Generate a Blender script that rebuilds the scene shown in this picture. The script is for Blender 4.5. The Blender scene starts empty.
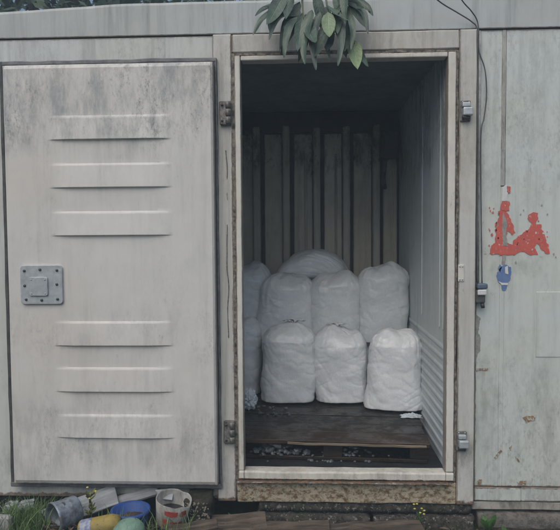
import bpy, bmesh, math, random
from math import sin, cos, pi, radians, sqrt
from mathutils import Vector, Matrix, noise
from mathutils.geometry import tessellate_polygon
random.seed(7)
S = bpy.context.scene
COL = S.collection

# ------------------------------------------------------------------ camera
FPX, CAM_D, CAM_H = 620.0, 3.0, 1.4
R = (Matrix.Rotation(radians(2.5), 3, 'Z') @ Matrix.Rotation(radians(90 - 2.86), 3, 'X')
     @ Matrix.Rotation(radians(-0.4), 3, 'Z'))
CAM = Vector((0, -CAM_D, CAM_H))
cd = bpy.data.cameras.new('camera'); cam = bpy.data.objects.new('camera', cd); COL.objects.link(cam)
cam.matrix_world = Matrix.Translation(CAM) @ R.to_4x4()
cd.sensor_width = 36; cd.lens = 36 * FPX / 560; cd.clip_start = .05; cd.clip_end = 3000
S.camera = cam
# ------------------------------------------------------------------ sky, sun, exposure
W = bpy.data.worlds.new('World'); S.world = W; W.use_nodes = True
wn = W.node_tree; wn.nodes.clear()
sky = wn.nodes.new('ShaderNodeTexSky'); sky.sky_type = 'NISHITA'; sky.sun_disc = False
SUN_EL, SUN_AZ = radians(52), radians(200)           # overcast: high, behind the viewer
sky.sun_elevation = SUN_EL; sky.sun_rotation = SUN_AZ
sky.air_density = 1.0; sky.dust_density = 4.0; sky.ozone_density = .6
bg = wn.nodes.new('ShaderNodeBackground'); bg.inputs['Strength'].default_value = 0.09
wo = wn.nodes.new('ShaderNodeOutputWorld')
wn.links.new(sky.outputs[0], bg.inputs[0]); wn.links.new(bg.outputs[0], wo.inputs[0])
sl = bpy.data.lights.new('sun', 'SUN'); sl.energy = 1.3; sl.angle = radians(70); sl.color = (1, .975, .94)
sun = bpy.data.objects.new('sun', sl); COL.objects.link(sun)
sdir = Vector((sin(SUN_AZ) * cos(SUN_EL), cos(SUN_AZ) * cos(SUN_EL), sin(SUN_EL)))
sun.rotation_euler = (-sdir).to_track_quat('-Z', 'Y').to_euler(); sun.location = sdir * 20
S.view_settings.view_transform = 'Standard'; S.view_settings.look = 'None'
S.view_settings.gamma = 1; S.view_settings.exposure = 0.34
S.view_settings.use_curve_mapping = False


HAZE = .019

# ------------------------------------------------------------------ helpers: places, objects
def at(px, py, Y):
    v = R @ Vector(((px - 280) / FPX, -(py - 265) / FPX, -1))
    return CAM + v * ((Y + CAM_D) / v.y)


WORG = {}


def link(name, data, parent=None, loc=(0, 0, 0)):
    """loc is a world position; parents only ever translate."""
    o = bpy.data.objects.new(name, data); COL.objects.link(o)
    loc = Vector(loc); WORG[o] = loc
    if parent is not None:
        o.parent = parent; o.location = loc - WORG[parent]
    else:
        o.location = loc
    return o


def tag(o, label=None, cat=None, group=None, kind=None):
    if label: o['label'] = label
    if cat: o['category'] = cat
    if group: o['group'] = group
    if kind: o['kind'] = kind
    return o


def thing(name, label, cat, loc=(0, 0, 0), group=None):
    o = link(name, None, None, loc); o.empty_display_size = .05
    return tag(o, label, cat, group)


def mesh(name, verts, faces, mats, smooth=False):
    me = bpy.data.meshes.new(name); me.from_pydata([tuple(v) for v in verts], [], faces); me.update()
    for m in (mats if isinstance(mats, (list, tuple)) else [mats]): me.materials.append(m)
    if smooth: me.polygons.foreach_set('use_smooth', [True] * len(me.polygons))
    return me


def bm_mesh(name, bm, mats, smooth=False):
    bmesh.ops.recalc_face_normals(bm, faces=bm.faces)
    me = bpy.data.meshes.new(name); bm.to_mesh(me); bm.free()
    for m in (mats if isinstance(mats, (list, tuple)) else [mats]): me.materials.append(m)
    if smooth: me.polygons.foreach_set('use_smooth', [True] * len(me.polygons))
    return me


def box_bm(x0, x1, y0, y1, z0, z1, bevel=.003, seg=1, jit=0.0, cuts=0, seed=0):
    bm = bmesh.new()
    bmesh.ops.create_cube(bm, size=1)
    for v in bm.verts:
        v.co = Vector(((x0 + x1) / 2 + v.co.x * (x1 - x0), (y0 + y1) / 2 + v.co.y * (y1 - y0), (z0 + z1) / 2 + v.co.z * (z1 - z0)))
    if cuts:
        ax = max(range(3), key=lambda i: (x1 - x0, y1 - y0, z1 - z0)[i])
        es = [e for e in bm.edges if abs((e.verts[0].co - e.verts[1].co)[ax]) > 1e-6]
        bmesh.ops.subdivide_edges(bm, edges=es, cuts=cuts)
    if bevel:
        es = [e for e in bm.edges if len(e.link_faces) == 2 and e.calc_face_angle(0) > .5]
        bmesh.ops.bevel(bm, geom=es, offset=bevel, segments=seg, affect='EDGES', profile=.5, clamp_overlap=True)
    if jit:
        for v in bm.verts:
            p = v.co * 9 + Vector((seed, seed * 2.3, 0))
            v.co += Vector((noise.noise(p), noise.noise(p + Vector((31, 7, 3))), noise.noise(p + Vector((5, 17, 40))))) * jit
    return bm


_bs = [0]


def box(name, x0, x1, y0, y1, z0, z1, mat, parent=None, bevel=.003, jit=0.0, cuts=0, seg=1):
    _bs[0] += 1
    return link(name, bm_mesh(name, box_bm(x0, x1, y0, y1, z0, z1, bevel, seg, jit, cuts, _bs[0]), mat), parent)


def tube_mesh(name, pts, rad, mat, n=8, cap=True):
    pts = [Vector(p) for p in pts]
    rads = rad if isinstance(rad, (list, tuple)) else [rad] * len(pts)
    vs, fs = [], []
    ref = Vector((.31, .87, .4))
    for i, p in enumerate(pts):
        t = (pts[min(i + 1, len(pts) - 1)] - pts[max(i - 1, 0)]).normalized()
        a = t.cross(ref).normalized(); b = t.cross(a)
        for k in range(n):
            vs.append(p + (a * cos(2 * pi * k / n) + b * sin(2 * pi * k / n)) * rads[i])
    for i in range(len(pts) - 1):
        for k in range(n):
            fs.append((i * n + k, i * n + (k + 1) % n, (i + 1) * n + (k + 1) % n, (i + 1) * n + k))
    if cap:
        fs.append(tuple(range(n))[::-1]); fs.append(tuple((len(pts) - 1) * n + k for k in range(n)))
    return mesh(name, vs, fs, mat, True)


def spline(pts, n=6):
    P = [Vector(p) for p in pts]; out = []
    for i in range(len(P) - 1):
        p0, p1, p2, p3 = P[max(i - 1, 0)], P[i], P[i + 1], P[min(i + 2, len(P) - 1)]
        for k in range(n):
            t = k / n
            out.append(.5 * ((2 * p1) + (p2 - p0) * t + (2 * p0 - 5 * p1 + 4 * p2 - p3) * t * t + (3 * p1 - p0 - 3 * p2 + p3) * t ** 3))
    return out + [P[-1]]


def lathe_mesh(name, prof, mats, n=28, matf=None, wob=0, seed=0):
    """prof: list of (r, z); closed on the axis where r = 0"""
    vs, fs, mi = [], [], []
    for i, (r, z) in enumerate(prof):
        for k in range(n):
            a = 2 * pi * k / n
            rr = r * (1 + wob * noise.noise(Vector((cos(a) * 1.3 + seed, sin(a) * 1.3, z * 9))))
            vs.append((rr * cos(a), rr * sin(a), z))
    for i in range(len(prof) - 1):
        for k in range(n):
            fs.append((i * n + k, i * n + (k + 1) % n, (i + 1) * n + (k + 1) % n, (i + 1) * n + k)); mi.append(i)
    me = mesh(name, vs, fs, mats, True)
    bm = bmesh.new(); bm.from_mesh(me); bmesh.ops.remove_doubles(bm, verts=bm.verts, dist=1e-6); bm.to_mesh(me); bm.free()
    me.polygons.foreach_set('use_smooth', [True] * len(me.polygons))
    return me


# ------------------------------------------------------------------ helpers: materials
class NT:
    def __init__(s, name):
        s.m = bpy.data.materials.new(name); s.m.use_nodes = True
        s.t = s.m.node_tree; s.b = s.t.nodes['Principled BSDF']; s.tc = s.t.nodes.new('ShaderNodeTexCoord')

    def _in(s, sock, v):
        if hasattr(v, 'is_linked') or isinstance(v, bpy.types.NodeSocket): s.t.links.new(v, sock)
        else: sock.default_value = v

    def coord(s, scale=(1, 1, 1), loc=(0, 0, 0)):
        n = s.t.nodes.new('ShaderNodeMapping'); s.t.links.new(s.tc.outputs['Object'], n.inputs[0])
        n.inputs['Scale'].default_value = scale; n.inputs['Location'].default_value = loc
        return n.outputs[0]

    def noise(s, scale, detail=6, rough=.6, co=None, dist=0):
        n = s.t.nodes.new('ShaderNodeTexNoise'); n.inputs['Scale'].default_value = scale
        n.inputs['Detail'].default_value = detail; n.inputs['Roughness'].default_value = rough
        n.inputs['Distortion'].default_value = dist
        s.t.links.new(co if co is not None else s.tc.outputs['Object'], n.inputs['Vector']); return n.outputs[0]

    def vor(s, scale, co=None, feature='F1', out=0):
        n = s.t.nodes.new('ShaderNodeTexVoronoi'); n.inputs['Scale'].default_value = scale; n.feature = feature
        s.t.links.new(co if co is not None else s.tc.outputs['Object'], n.inputs['Vector']); return n.outputs[out]

    def ramp(s, f, a, b, lo=0., hi=1.):
        n = s.t.nodes.new('ShaderNodeMapRange'); n.interpolation_type = 'SMOOTHSTEP'
        s.t.links.new(f, n.inputs[0]); n.inputs[1].default_value = a; n.inputs[2].default_value = b
        n.inputs[3].default_value = lo; n.inputs[4].default_value = hi; return n.outputs[0]

    def math(s, op, a, b=0.):
        n = s.t.nodes.new('ShaderNodeMath'); n.operation = op; n.use_clamp = False
        s._in(n.inputs[0], a); s._in(n.inputs[1], b); return n.outputs[0]

    def mix(s, f, a, b):
        n = s.t.nodes.new('ShaderNodeMix'); n.data_type = 'RGBA'
        s._in(n.inputs[0], f)
        s._in(n.inputs[6], a if isinstance(a, bpy.types.NodeSocket) else (*a, 1))
        s._in(n.inputs[7], b if isinstance(b, bpy.types.NodeSocket) else (*b, 1)); return n.outputs[2]

    def xyz(s):
        n = s.t.nodes.new('ShaderNodeSeparateXYZ'); s.t.links.new(s.tc.outputs['Object'], n.inputs[0]); return n.outputs

    def bump(s, h, dist=.002, strength=1., prev=None):
        n = s.t.nodes.new('ShaderNodeBump'); n.inputs['Strength'].default_value = strength
        n.inputs['Distance'].default_value = dist; s.t.links.new(h, n.inputs['Height'])
        if prev is not None: s.t.links.new(prev, n.inputs['Normal'])
        s.t.links.new(n.outputs[0], s.b.inputs['Normal']); return n.outputs[0]

    def done(s, col, rough=.5, metal=0., spec=.5):
        s._in(s.b.inputs['Base Color'], col if isinstance(col, bpy.types.NodeSocket) else (*col, 1))
        s._in(s.b.inputs['Roughness'], rough); s.b.inputs['Metallic'].default_value = metal
        s.b.inputs['Specular IOR Level'].default_value = spec
        return s.m


def paint(name, base, warm=None, dirt=(.16, .16, .15), streak=.35, mildew_shade=.5, zones=(), rust=0., rough=.5, seed=0., grime=.3, lines=(), softr=(.43, .66)):
    """old white paint on sheet metal: blotches, rain streaks, mildew or painted shade in zones [(z0, z1, amount)], rust specks"""
    n = NT(name); warm = warm or tuple(c * k for c, k in zip(base, (.93, .9, .82)))
    L = (seed, seed * 1.7, seed * .6)
    col = n.mix(n.ramp(n.noise(1.6, 5, .6, n.coord((1, 1, 1), L)), .35, .7), base, warm)
    st = n.noise(1., 8, .72, n.coord((26, 26, 1.1), L))
    st2 = n.noise(1., 6, .7, n.coord((7, 7, .8), L))
    stm = n.math('MULTIPLY', n.ramp(st, .42, .70), n.ramp(st2, .38, .62))
    col = n.mix(n.math('MULTIPLY', stm, streak), col, dirt)
    # cloudy grime
    g = n.math('MULTIPLY', n.ramp(n.noise(5.5, 10, .75, n.coord((1, 1, .7), L)), .5, .75), grime)
    col = n.mix(g, col, tuple(d * 1.5 for d in dirt))
    if mildew_shade:
        fine = n.ramp(n.noise(60, 9, .82, n.coord((1, 1, .5), L)), .47, .62)
        blot = n.ramp(n.noise(8, 9, .75, n.coord((1.3, 1.3, .45), L)), .44, .62)
        soft = n.ramp(n.noise(5, 10, .8, n.coord((1.6, 1.6, .5), (seed + 3, seed, 2))), *softr)
        z = n.xyz()[2]; zsum = None
        wob = n.math('MULTIPLY', n.math('SUBTRACT', n.noise(4, 5, .6), .5), .5)
        zz = n.math('ADD', z, wob)
        for (z0, z1, a) in zones:
            m = n.math('MULTIPLY', n.ramp(zz, z0 - .06, z0 + .1), n.ramp(zz, z1 - .12, z1 + .08, 1, 0))
            m = n.math('MULTIPLY', m, a)
            zsum = m if zsum is None else n.math('ADD', zsum, m)
        amt = n.math('ADD', zsum, .14) if zsum is not None else n.math('ADD', .3, 0.)
        col = n.mix(n.math('MULTIPLY', n.math('MULTIPLY', soft, amt), mildew_shade * .75), col, tuple(d * 1.2 for d in dirt))
        col = n.mix(n.math('MULTIPLY', n.math('MULTIPLY', n.math('MULTIPLY', fine, blot), amt), mildew_shade * .6), col, (.12, .125, .125))
    if rust:
        r = n.math('MULTIPLY', n.ramp(n.noise(38, 9, .8, n.coord((1, 1, .5), L)), .56, .7), n.ramp(n.noise(4, 6, .7, n.coord((1, 1, 1), (seed + 9, 3, 1))), .5, .64))
        col = n.mix(n.math('MULTIPLY', r, rust), col, (.16, .075, .03))
    for (ax, val, wd, amt) in lines:                 # rust and black grime creeping out of joints and edges
        dist = n.math('ABSOLUTE', n.math('SUBTRACT', n.xyz()['xyz'.index(ax)], val))
        sp = n.noise(26, 9, .8, n.coord((1, 1, .6), (seed + 5, 1, 2)))
        near = n.ramp(dist, 0, wd, .34, -.25)
        mk = n.ramp(n.math('ADD', sp, near), .62, .74)
        rc = n.mix(n.ramp(n.noise(50, 6, .7), .4, .6), (.19, .10, .045), (.045, .04, .033))
        col = n.mix(n.math('MULTIPLY', mk, amt), col, rc)
    b = n.bump(n.noise(2.3, 3, .5), .012, .55)
    n.bump(n.noise(90, 6, .7), .0006, .6, b)
    return n.done(col, n.ramp(n.noise(12, 5, .6), .3, .7, rough - .08, rough + .15), 0, .4)


def plain(name, c, rough=.5, metal=0., var=.25, scale=14, bump=.001, bs=40, c2=None):
    n = NT(name)
    col = n.mix(n.ramp(n.noise(scale, 7, .7), .32, .7), c, c2 or tuple(x * (1 - var) for x in c))
    if bump: n.bump(n.noise(bs, 6, .65), bump, .8)
    return n.done(col, n.ramp(n.noise(scale * 1.7, 4, .6), .3, .7, max(rough - .1, .05), min(rough + .1, 1)), metal)


M = {}
M['wall'] = paint('wall_paint', (.57, .60, .59), dirt=(.21, .22, .21), streak=.5, mildew_shade=.8, zones=[(1.95, 2.5, .6), (.0, .35, 1.)], rust=.4, grime=.35, seed=1, lines=[('z', .092, .05, .8), ('z', 2.35, .02, .5)])
M['wall_r'] = paint('wall_paint_right', (.575, .635, .615), warm=(.59, .615, .56), dirt=(.23, .25, .235), streak=.5, mildew_shade=.8, zones=[(.0, .8, .85), (1.6, 2.4, .65)], rust=.9, grime=.75, seed=4,
                    lines=[('z', .164, .022, .8), ('x', .806, .02, .7), ('z', 2.35, .02, .5), ('z', .094, .02, .6)])
M['fascia'] = paint('fascia_paint', (.47, .515, .53), dirt=(.23, .255, .26), streak=.75, mildew_shade=.6, grime=.5, seed=7, lines=[('z', 2.352, .014, .6)])
M['frame'] = paint('frame_paint', (.565, .57, .545), dirt=(.21, .2, .175), streak=.5, mildew_shade=.9, zones=[(.0, .5, .7), (1.6, 2.4, .45)], rust=1., grime=.5, seed=11,
                   lines=[('x', -.352, .022, .6), ('x', .716, .016, .55), ('x', -.443, .012, .4), ('x', .799, .012, .5), ('z', .09, .05, .9)])
M['trim'] = paint('trim_paint', (.66, .655, .61), dirt=(.2, .185, .16), streak=.4, mildew_shade=.8, zones=[(.1, .5, .6)], rust=1., grime=.4, seed=15,
                  lines=[('x', -.340, .014, .6), ('x', .700, .012, .55), ('x', -.311, .008, .6), ('x', .661, .008, .6), ('z', .205, .018, .95), ('z', 2.243, .012, .8), ('z', .197, .006, .7)])
M['door'] = paint('door_paint', (.645, .642, .62), warm=(.62, .60, .55), dirt=(.25, .26, .265), streak=.3, mildew_shade=.95, zones=[(1.80, 2.3, 1.15), (.2, .62, .6), (.84, 1.02, .4)], rust=.3, grime=.22, seed=21,
                  lines=[('z', .19, .025, .55), ('x', -.434, .008, .5)], softr=(.40, .66))


M['seam'] = paint('seam_paint', (.45, .46, .45), dirt=(.13, .13, .12), streak=.7, mildew_shade=1., zones=[(1.6, 2.4, 1.)], rust=.6, grime=.7, seed=71)


def sill_mat():
    n = NT('rusted_sill')
    f = n.ramp(n.noise(30, 10, .8, n.coord((1, 1, 1.6))), .44, .6)
    col = n.mix(n.math('MULTIPLY', f, n.ramp(n.noise(6, 6, .7), .3, .5)), (.46, .41, .30), (.15, .085, .035))
    col = n.mix(n.ramp(n.noise(55, 8, .8, n.coord((1, 1, 1), (4, 2, 1))), .52, .64), col, (.05, .045, .03))
    col = n.mix(n.ramp(n.noise(80, 8, .8, n.coord((1, 1, 1), (8, 5, 1))), .6, .68), col, (.4, .36, .16))
    n.bump(n.noise(45, 8, .75), .006, 1)
    return n.done(col, .8)


M['sill'] = sill_mat()
M['rubber'] = plain('black_rubber', (.035, .037, .04), .6, c2=(.09, .09, .085), scale=25)
M['gasket'] = plain('grey_gasket', (.09, .1, .11), .55, c2=(.2, .2, .2), scale=18)
M['galv'] = plain('galvanised_steel', (.52, .56, .58), .42, .35, c2=(.36, .40, .42), scale=30)
M['hinge'] = plain('weathered_hinge_steel', (.28, .28, .27), .6, .4, c2=(.07, .06, .05), scale=60, bump=.004, bs=70)
M['rivet'] = plain('rivet_dark', (.1, .1, .1), .5, .6)
M['in_wall'] = paint('inner_wall_paint', (.64, .71, .76), dirt=(.10, .12, .14), streak=.2, mildew_shade=.9, zones=[(1.75, 2.5, 1.1)], rust=.15, rough=.45, seed=31)  # mottled upper zone: shade below the ceiling put into the wall colour
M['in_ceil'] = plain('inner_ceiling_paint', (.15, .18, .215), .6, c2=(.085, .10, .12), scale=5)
M['in_back'] = paint('rear_panel_paint', (.66, .62, .51), warm=(.52, .48, .38), dirt=(.08, .075, .06), streak=.5, mildew_shade=1., zones=[(1.84, 2.4, 1.6)], rust=.6, rough=.36, seed=41)  # upper zone turns the panels darker toward the top
M['in_rib'] = paint('rear_rib_metal', (.50, .48, .42), dirt=(.07, .07, .06), streak=.8, mildew_shade=1., zones=[(1.84, 2.4, 1.6)], rust=.5, seed=44, rough=.36)  # same darker upper zone on the ribs
M['in_dark'] = plain('near_black', (.012, .013, .015), .55, c2=(.028, .03, .033), scale=9)  # even near-black for floor, rear lining, header and blower


def wetwood(name, a, b, rough=.35, sc=(3, 40, 40), spec=.4):
    n = NT(name)
    g = n.noise(1., 8, .7, n.coord(sc))
    col = n.mix(n.ramp(g, .35, .65), a, b)
    n.bump(g, .004, .9)
    return n.done(col, n.ramp(n.noise(7, 6, .7), .4, .62, rough - .15, rough + .3), 0, spec)


M['pallet'] = wetwood('wet_pallet_wood', (.006, .005, .004), (.03, .018, .010), .3, spec=.32)
M['pallet_front'] = wetwood('worn_front_board', (.05, .03, .018), (.022, .014, .010), .35, spec=.3)
M['pallet_edge'] = wetwood('lit_edge_wood', (.22, .18, .13), (.09, .065, .045), .55)  # paler tone for the lit rim painted along the pallet front
M['offcut'] = wetwood('weathered_wood', (.13, .10, .075), (.045, .036, .028), .75, (4, 60, 60))
M['board'] = wetwood('grey_weathered_board', (.36, .385, .40), (.20, .215, .225), .6, (4, 40, 60))


def ice_mat():
    n = NT('cloudy_plastic_ice')
    c = n.mix(n.ramp(n.noise(7, 6, .65), .35, .68), (.88, .905, .915), (.80, .84, .865))
    c = n.mix(n.math('MULTIPLY', n.ramp(n.vor(70), .12, .5), .3), c, (.62, .69, .73))
    w = n.noise(1., 8, .6, n.coord((30, 30, 7)), 1.5)
    b = n.bump(n.vor(70), .003, .22)
    n.bump(w, .003, .5, b)
    n.b.inputs['Subsurface Weight'].default_value = .55
    n.b.inputs['Subsurface Radius'].default_value = (.03, .035, .04); n.b.inputs['Subsurface Scale'].default_value = 1.
    return n.done(c, .30, 0, .5)


M['ice'] = ice_mat()
M['ice_chunk'] = plain('clear_ice', (.13, .15, .165), .12, var=.5, scale=40, bump=.004)
M['film'] = plain('crumpled_plastic', (.62, .7, .76), .3, var=.25, scale=20, bump=.006, bs=45)
M['red'] = plain('flaking_red_paint', (.58, .11, .10), .55, c2=(.48, .10, .09), scale=18)
M['blue'] = plain('flaking_blue_paint', (.09, .16, .34), .55, c2=(.13, .2, .34), scale=30)


def worn(name, c, c2, under=(.56, .58, .56), thr=.60):
    n = NT(name)
    k = n.mix(n.ramp(n.noise(20, 7, .7), .35, .65), c, c2)
    k = n.mix(n.ramp(n.noise(75, 9, .8), thr, thr + .06), k, under)
    k = n.mix(n.ramp(n.noise(1., 8, .75, n.coord((60, 60, 8))), .60, .72, 0, .6), k, tuple(x * .35 for x in c))
    n.bump(n.noise(80, 6, .7), .001, .8)
    return n.done(k, .6)


M['red'] = worn('flaking_red_paint', (.60, .115, .085), (.50, .11, .09), thr=.57)
M['blue'] = worn('flaking_blue_paint', (.10, .18, .38), (.14, .22, .38))
M['rustedge'] = worn('rust_scar', (.30, .19, .10), (.2, .13, .08), (.56, .58, .54), .50)
M['bare'] = plain('bare_primer', (.36, .36, .34), .6, c2=(.22, .22, .2), scale=40)
M['white'] = plain('white_scrap', (.7, .7, .7), .5, var=.2)
M['cable'] = plain('black_cable', (.05, .055, .06), .5, c2=(.12, .12, .12))
M['conduit'] = plain('grey_conduit', (.42, .44, .44), .5, c2=(.2, .2, .19), scale=30)


def concrete(name, a, b, moss=.4, agg=None):
    n = NT(name)
    c = n.mix(n.ramp(n.noise(28, 10, .8), .4, .62), a, b)
    c = n.mix(n.math('MULTIPLY', n.ramp(n.noise(11, 8, .75, n.coord((1, 1, 1), (3, 6, 2))), .5, .64), moss), c, (.05, .06, .025))
    if agg: c = n.mix(n.ramp(n.noise(60, 5, .7), .58, .62), c, agg)
    n.bump(n.noise(40, 9, .8), .012, 1)
    return n.done(c, .9, 0, .2)


M['conc'] = concrete('mossy_concrete', (.12, .11, .095), (.035, .034, .03), .5, (.34, .33, .29))
M['plinth'] = concrete('pale_dirty_concrete', (.26, .245, .215), (.12, .115, .1), .35)
M['rubble'] = concrete('pebbled_concrete', (.07, .065, .05), (.03, .03, .025), .2)
M['pebble'] = plain('pale_pebble', (.30, .275, .215), .85, c2=(.15, .13, .1), scale=30)
M['rail'] = paint('base_rail_paint', (.44, .43, .4), dirt=(.1, .1, .085), streak=.6, mildew_shade=1., zones=[(-.1, .3, 1.)], rust=.8, grime=.6, seed=51)


def ground_mat():
    n = NT('damp_soil')
    c = n.mix(n.ramp(n.noise(9, 10, .75), .4, .65), (.075, .06, .045), (.04, .034, .026))
    c = n.mix(n.ramp(n.noise(2.2, 6, .7), .48, .66), c, (.045, .06, .025))
    c = n.mix(n.ramp(n.noise(120, 3, .6), .66, .7), c, (.2, .18, .15))
    n.bump(n.noise(30, 10, .75), .03, 1)
    return n.done(c, .95, 0, .2)


M['ground'] = ground_mat()


def leaf_mat(name, a, b, rough=.45, trans=.0):
    n = NT(name)
    inf = n.t.nodes.new('ShaderNodeObjectInfo')
    c = n.mix(inf.outputs['Random'], a, b)
    c = n.mix(n.ramp(n.noise(9, 5, .6), .4, .7), c, tuple(x * .6 for x in a))
    sep = n.t.nodes.new('ShaderNodeSeparateXYZ'); n.t.links.new(n.tc.outputs['UV'], sep.inputs[0])
    d = n.math('ABSOLUTE', n.math('SUBTRACT', sep.outputs[0], .5))
    vein = n.math('SINE', n.math('SUBTRACT', n.math('MULTIPLY', sep.outputs[1], 62.), n.math('MULTIPLY', d, 22.)))
    vm = n.math('MAXIMUM', n.ramp(d, .015, .05, 1, 0), n.math('MULTIPLY', n.ramp(vein, .82, 1.), .55))
    c = n.mix(n.math('MULTIPLY', vm, .5), c, tuple(min(1, x * 1.9 + .03) for x in b))
    b1 = n.bump(n.noise(40, 3, .5), .002, .6); n.bump(vm, .0015, .8, b1)
    return n.done(c, rough, 0, .5)


M['leaf'] = leaf_mat('broad_leaf', (.05, .088, .068), (.08, .125, .09), .42)
M['leaf_pale'] = leaf_mat('pale_variegated_leaf', (.22, .31, .14), (.17, .25, .15), .45)
M['leaf_weed'] = leaf_mat('weed_leaf', (.05, .14, .03), (.07, .17, .04), .5)
M['leaf_yellow'] = leaf_mat('yellowing_leaf', (.2, .2, .05), (.12, .17, .045), .5)
M['petal'] = plain('yellow_petal', (.6, .55, .15), .5)
M['stem'] = plain('green_stem', (.08, .12, .05), .6, c2=(.12, .11, .06))
M['bark'] = plain('bark', (.09, .075, .06), .9, c2=(.05, .042, .035), scale=20, bump=.01)
M['grass'] = leaf_mat('grass_blade', (.06, .13, .035), (.1, .17, .05), .55)
M['crown'] = plain('far_foliage', (.035, .065, .04), .6, c2=(.07, .11, .06), scale=3, bump=0)

# ================================================================== THE SETTING
# ground: one sheet to the horizon, heaped up with soil and litter at the foot of the container


def gh(x, y):
    h = -.035
    d = math.exp(-((y + .30) / .2) ** 2)
    h += .075 * d * (1 / (1 + math.exp(max(-30, min(30, (x + .32) * 12)))))
    h += .02 * d
    if -4 < x < 4 and -3 < y < 2:
        h += .014 * noise.noise(Vector((x * 6, y * 6, 0))) + .007 * noise.noise(Vector((x * 19, y * 19, 3)))
    return h


xs = [-900, -300, -100, -40, -15, -7, -4.5] + [-3 + i * .04 for i in range(151)] + [4.5, 7, 15, 40, 100, 300, 900]
ys = [-900, -300, -100, -40, -15, -7, -4.5, -3] + [-1.6 + i * .04 for i in range(56)] + [1.2, 3, 5, 9, 16, 40, 100, 300, 900]
gv = [(x, y, gh(x, y)) for y in ys for x in xs]; nx = len(xs)
gf = [(j * nx + i, j * nx + i + 1, (j + 1) * nx + i + 1, (j + 1) * nx + i) for j in range(len(ys) - 1) for i in range(nx - 1)]
tag(link('ground', mesh('ground', gv, gf, M['ground'], True)), 'damp brown soil at the foot of the container', 'ground', kind='structure')

# ================================================================== THE CONTAINER
C = thing('storage_container', 'weathered white cold storage container with its insulated door swung open', 'container', (.15, 0, .09))
XL, XR, YB = -2.3, 2.0, 1.78
ZJ = 2.352
# outer skin ------------------------------------------------------
box('wall_panel', XL, -.447, 0, .06, .092, ZJ - .003, M['wall'], C, .002)
box('wall_panel', .806, .921, .0035, .06, .166, ZJ - .003, M['wall_r'], C, .0006)
box('wall_panel', .942, XR, .0025, .06, .166, ZJ - .003, M['wall_r'], C, .0006)
lower = box('skirt_panel', .806, 1.0335, -.0025, .06, .094, .162, M['wall_r'], C, .004, .003, 14)
box('skirt_panel', 1.034, XR, -.002, .06, .094, .164, M['wall_r'], C, .004, .003, 14)
box('seam_strip', .9214, .9416, .0005, .06, 1.62, ZJ - .003, M['seam'], C, .003, .003, 24)
box('seam_strip', .9214, .9416, .003, .06, .166, 1.617, M['wall_r'], C, .0004)
# repair sheet riveted low on the right
pp0, pp1 = at(536, 357, -.002), at(560, 292, -.002)
rp = box('repair_patch', pp0.x, 1.34, -.001, .01, pp0.z, pp1.z, M['wall_r'], C, .0008)
# fascia beam over the joint, its top edge sagging to the left
fv, ff = [], []
N = 48
for i in range(N + 1):
    x = XL + (XR - XL) * i / N
    zt = 2.512 - .03 * max(0, (-.75 - x) / .75) ** 1.3 + .004 * noise.noise(Vector((x * 5, 0, 2)))
    for (y, z) in ((.06, ZJ + .002), (-.006, ZJ + .002), (-.008, ZJ + .006), (-.008, zt - .016), (-.004, zt - .004), (.008, zt), (.06, zt)):
        fv.append((x, y + .002 * noise.noise(Vector((x * 4, z * 3, 0))), z))
for i in range(N):
    for k in range(6):
        ff.append((i * 7 + k, (i + 1) * 7 + k, (i + 1) * 7 + k + 1, i * 7 + k + 1))
link('fascia_beam', mesh('fascia', fv, ff, M['fascia'], False), C)
# shell: roof, ends, rear
box('roof_panel', XL, XR, .03, YB, 2.44, 2.47, M['wall'], C)
box('end_wall', XL, XL + .05, .062, YB, .1, 2.438, M['wall'], C)
box('end_wall', XR - .05, XR, .062, YB, .1, 2.438, M['wall'], C)
box('rear_wall', XL + .052, XR - .052, YB - .05, YB - .002, .1, 2.438, M['wall'], C)
box('floor_panel', XL + .06, XR - .06, .065, YB - .06, .15, .225, M['in_dark'], C)
# base rails
box('base_rail', XL, -.45, .018, .09, .088, .142, M['rail'], C, .004)
box('base_rail', .80, XR, .006, .08, .048, .088, M['rail'], C, .004, .003, 20)
# door frame around the opening -----------------------------------
FY = -.03
box('frame_post', -.443, -.352, FY, .06, .09, 2.346, M['frame'], C, .005, .002, 30)
box('frame_post', .716, .799, FY, .06, .085, 2.346, M['frame'], C, .005, .002, 30)
box('frame_header', -.3515, .7155, FY, .06, 2.258, 2.344, M['frame'], C, .005, .002, 24)
box('frame_sill', -.349, .713, FY + .002, .06, .088, .196, M['sill'], C, .005, .006, 40)
# recess behind the trim
M['peel'] = plain('peeling_black_seal', (.035, .033, .03), .7, c2=(.30, .27, .22), scale=45, bump=.004)
box('seal_channel', -.355, -.338, FY - .001, .06, .2, 2.256, M['peel'], C, .001, .007, 160)
box('seal_channel', .701, .713, FY + .002, .06, .2, 2.256, M['peel'], C, .001, .006, 160)
box('seal_channel', -.336, .700, FY + .004, .06, 2.244, 2.257, M['peel'], C, .001, .005, 80)
# pale inner trim (doubles as the lining of the reveal)
TY = -.04
box('door_trim', -.340, -.311, TY, .03, .249, 2.243, M['trim'], C, .006, .0025, 40, 2)
box('door_trim', .661, .700, TY, .03, .249, 2.243, M['trim'], C, .006, .0025, 40, 2)
box('door_trim', -.3095, .6595, TY, .03, 2.219, 2.242, M['trim'], C, .005, .002, 30, 2)
box('threshold', -.340, .700, TY - .004, .03, .205, .246, M['trim'], C, .007, .003, 40, 2)
box('threshold_lip', -.345, .672, TY - .022, FY - .004, .196, .203, M['trim'], C, .002, .003, 30)
# vertical slit lines on the posts (old wear strip on the left one)
box('wear_strip', -.384, -.379, FY - .001, FY + .004, .9, 1.80, M['hinge'], C, .001, .007, 120)
# thin dark strip for the gap along the right edge of the frame
box('corner_gap_strip', .8005, .8045, -.012, .05, .17, 2.34, M['rubber'], C, .0005)
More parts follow.
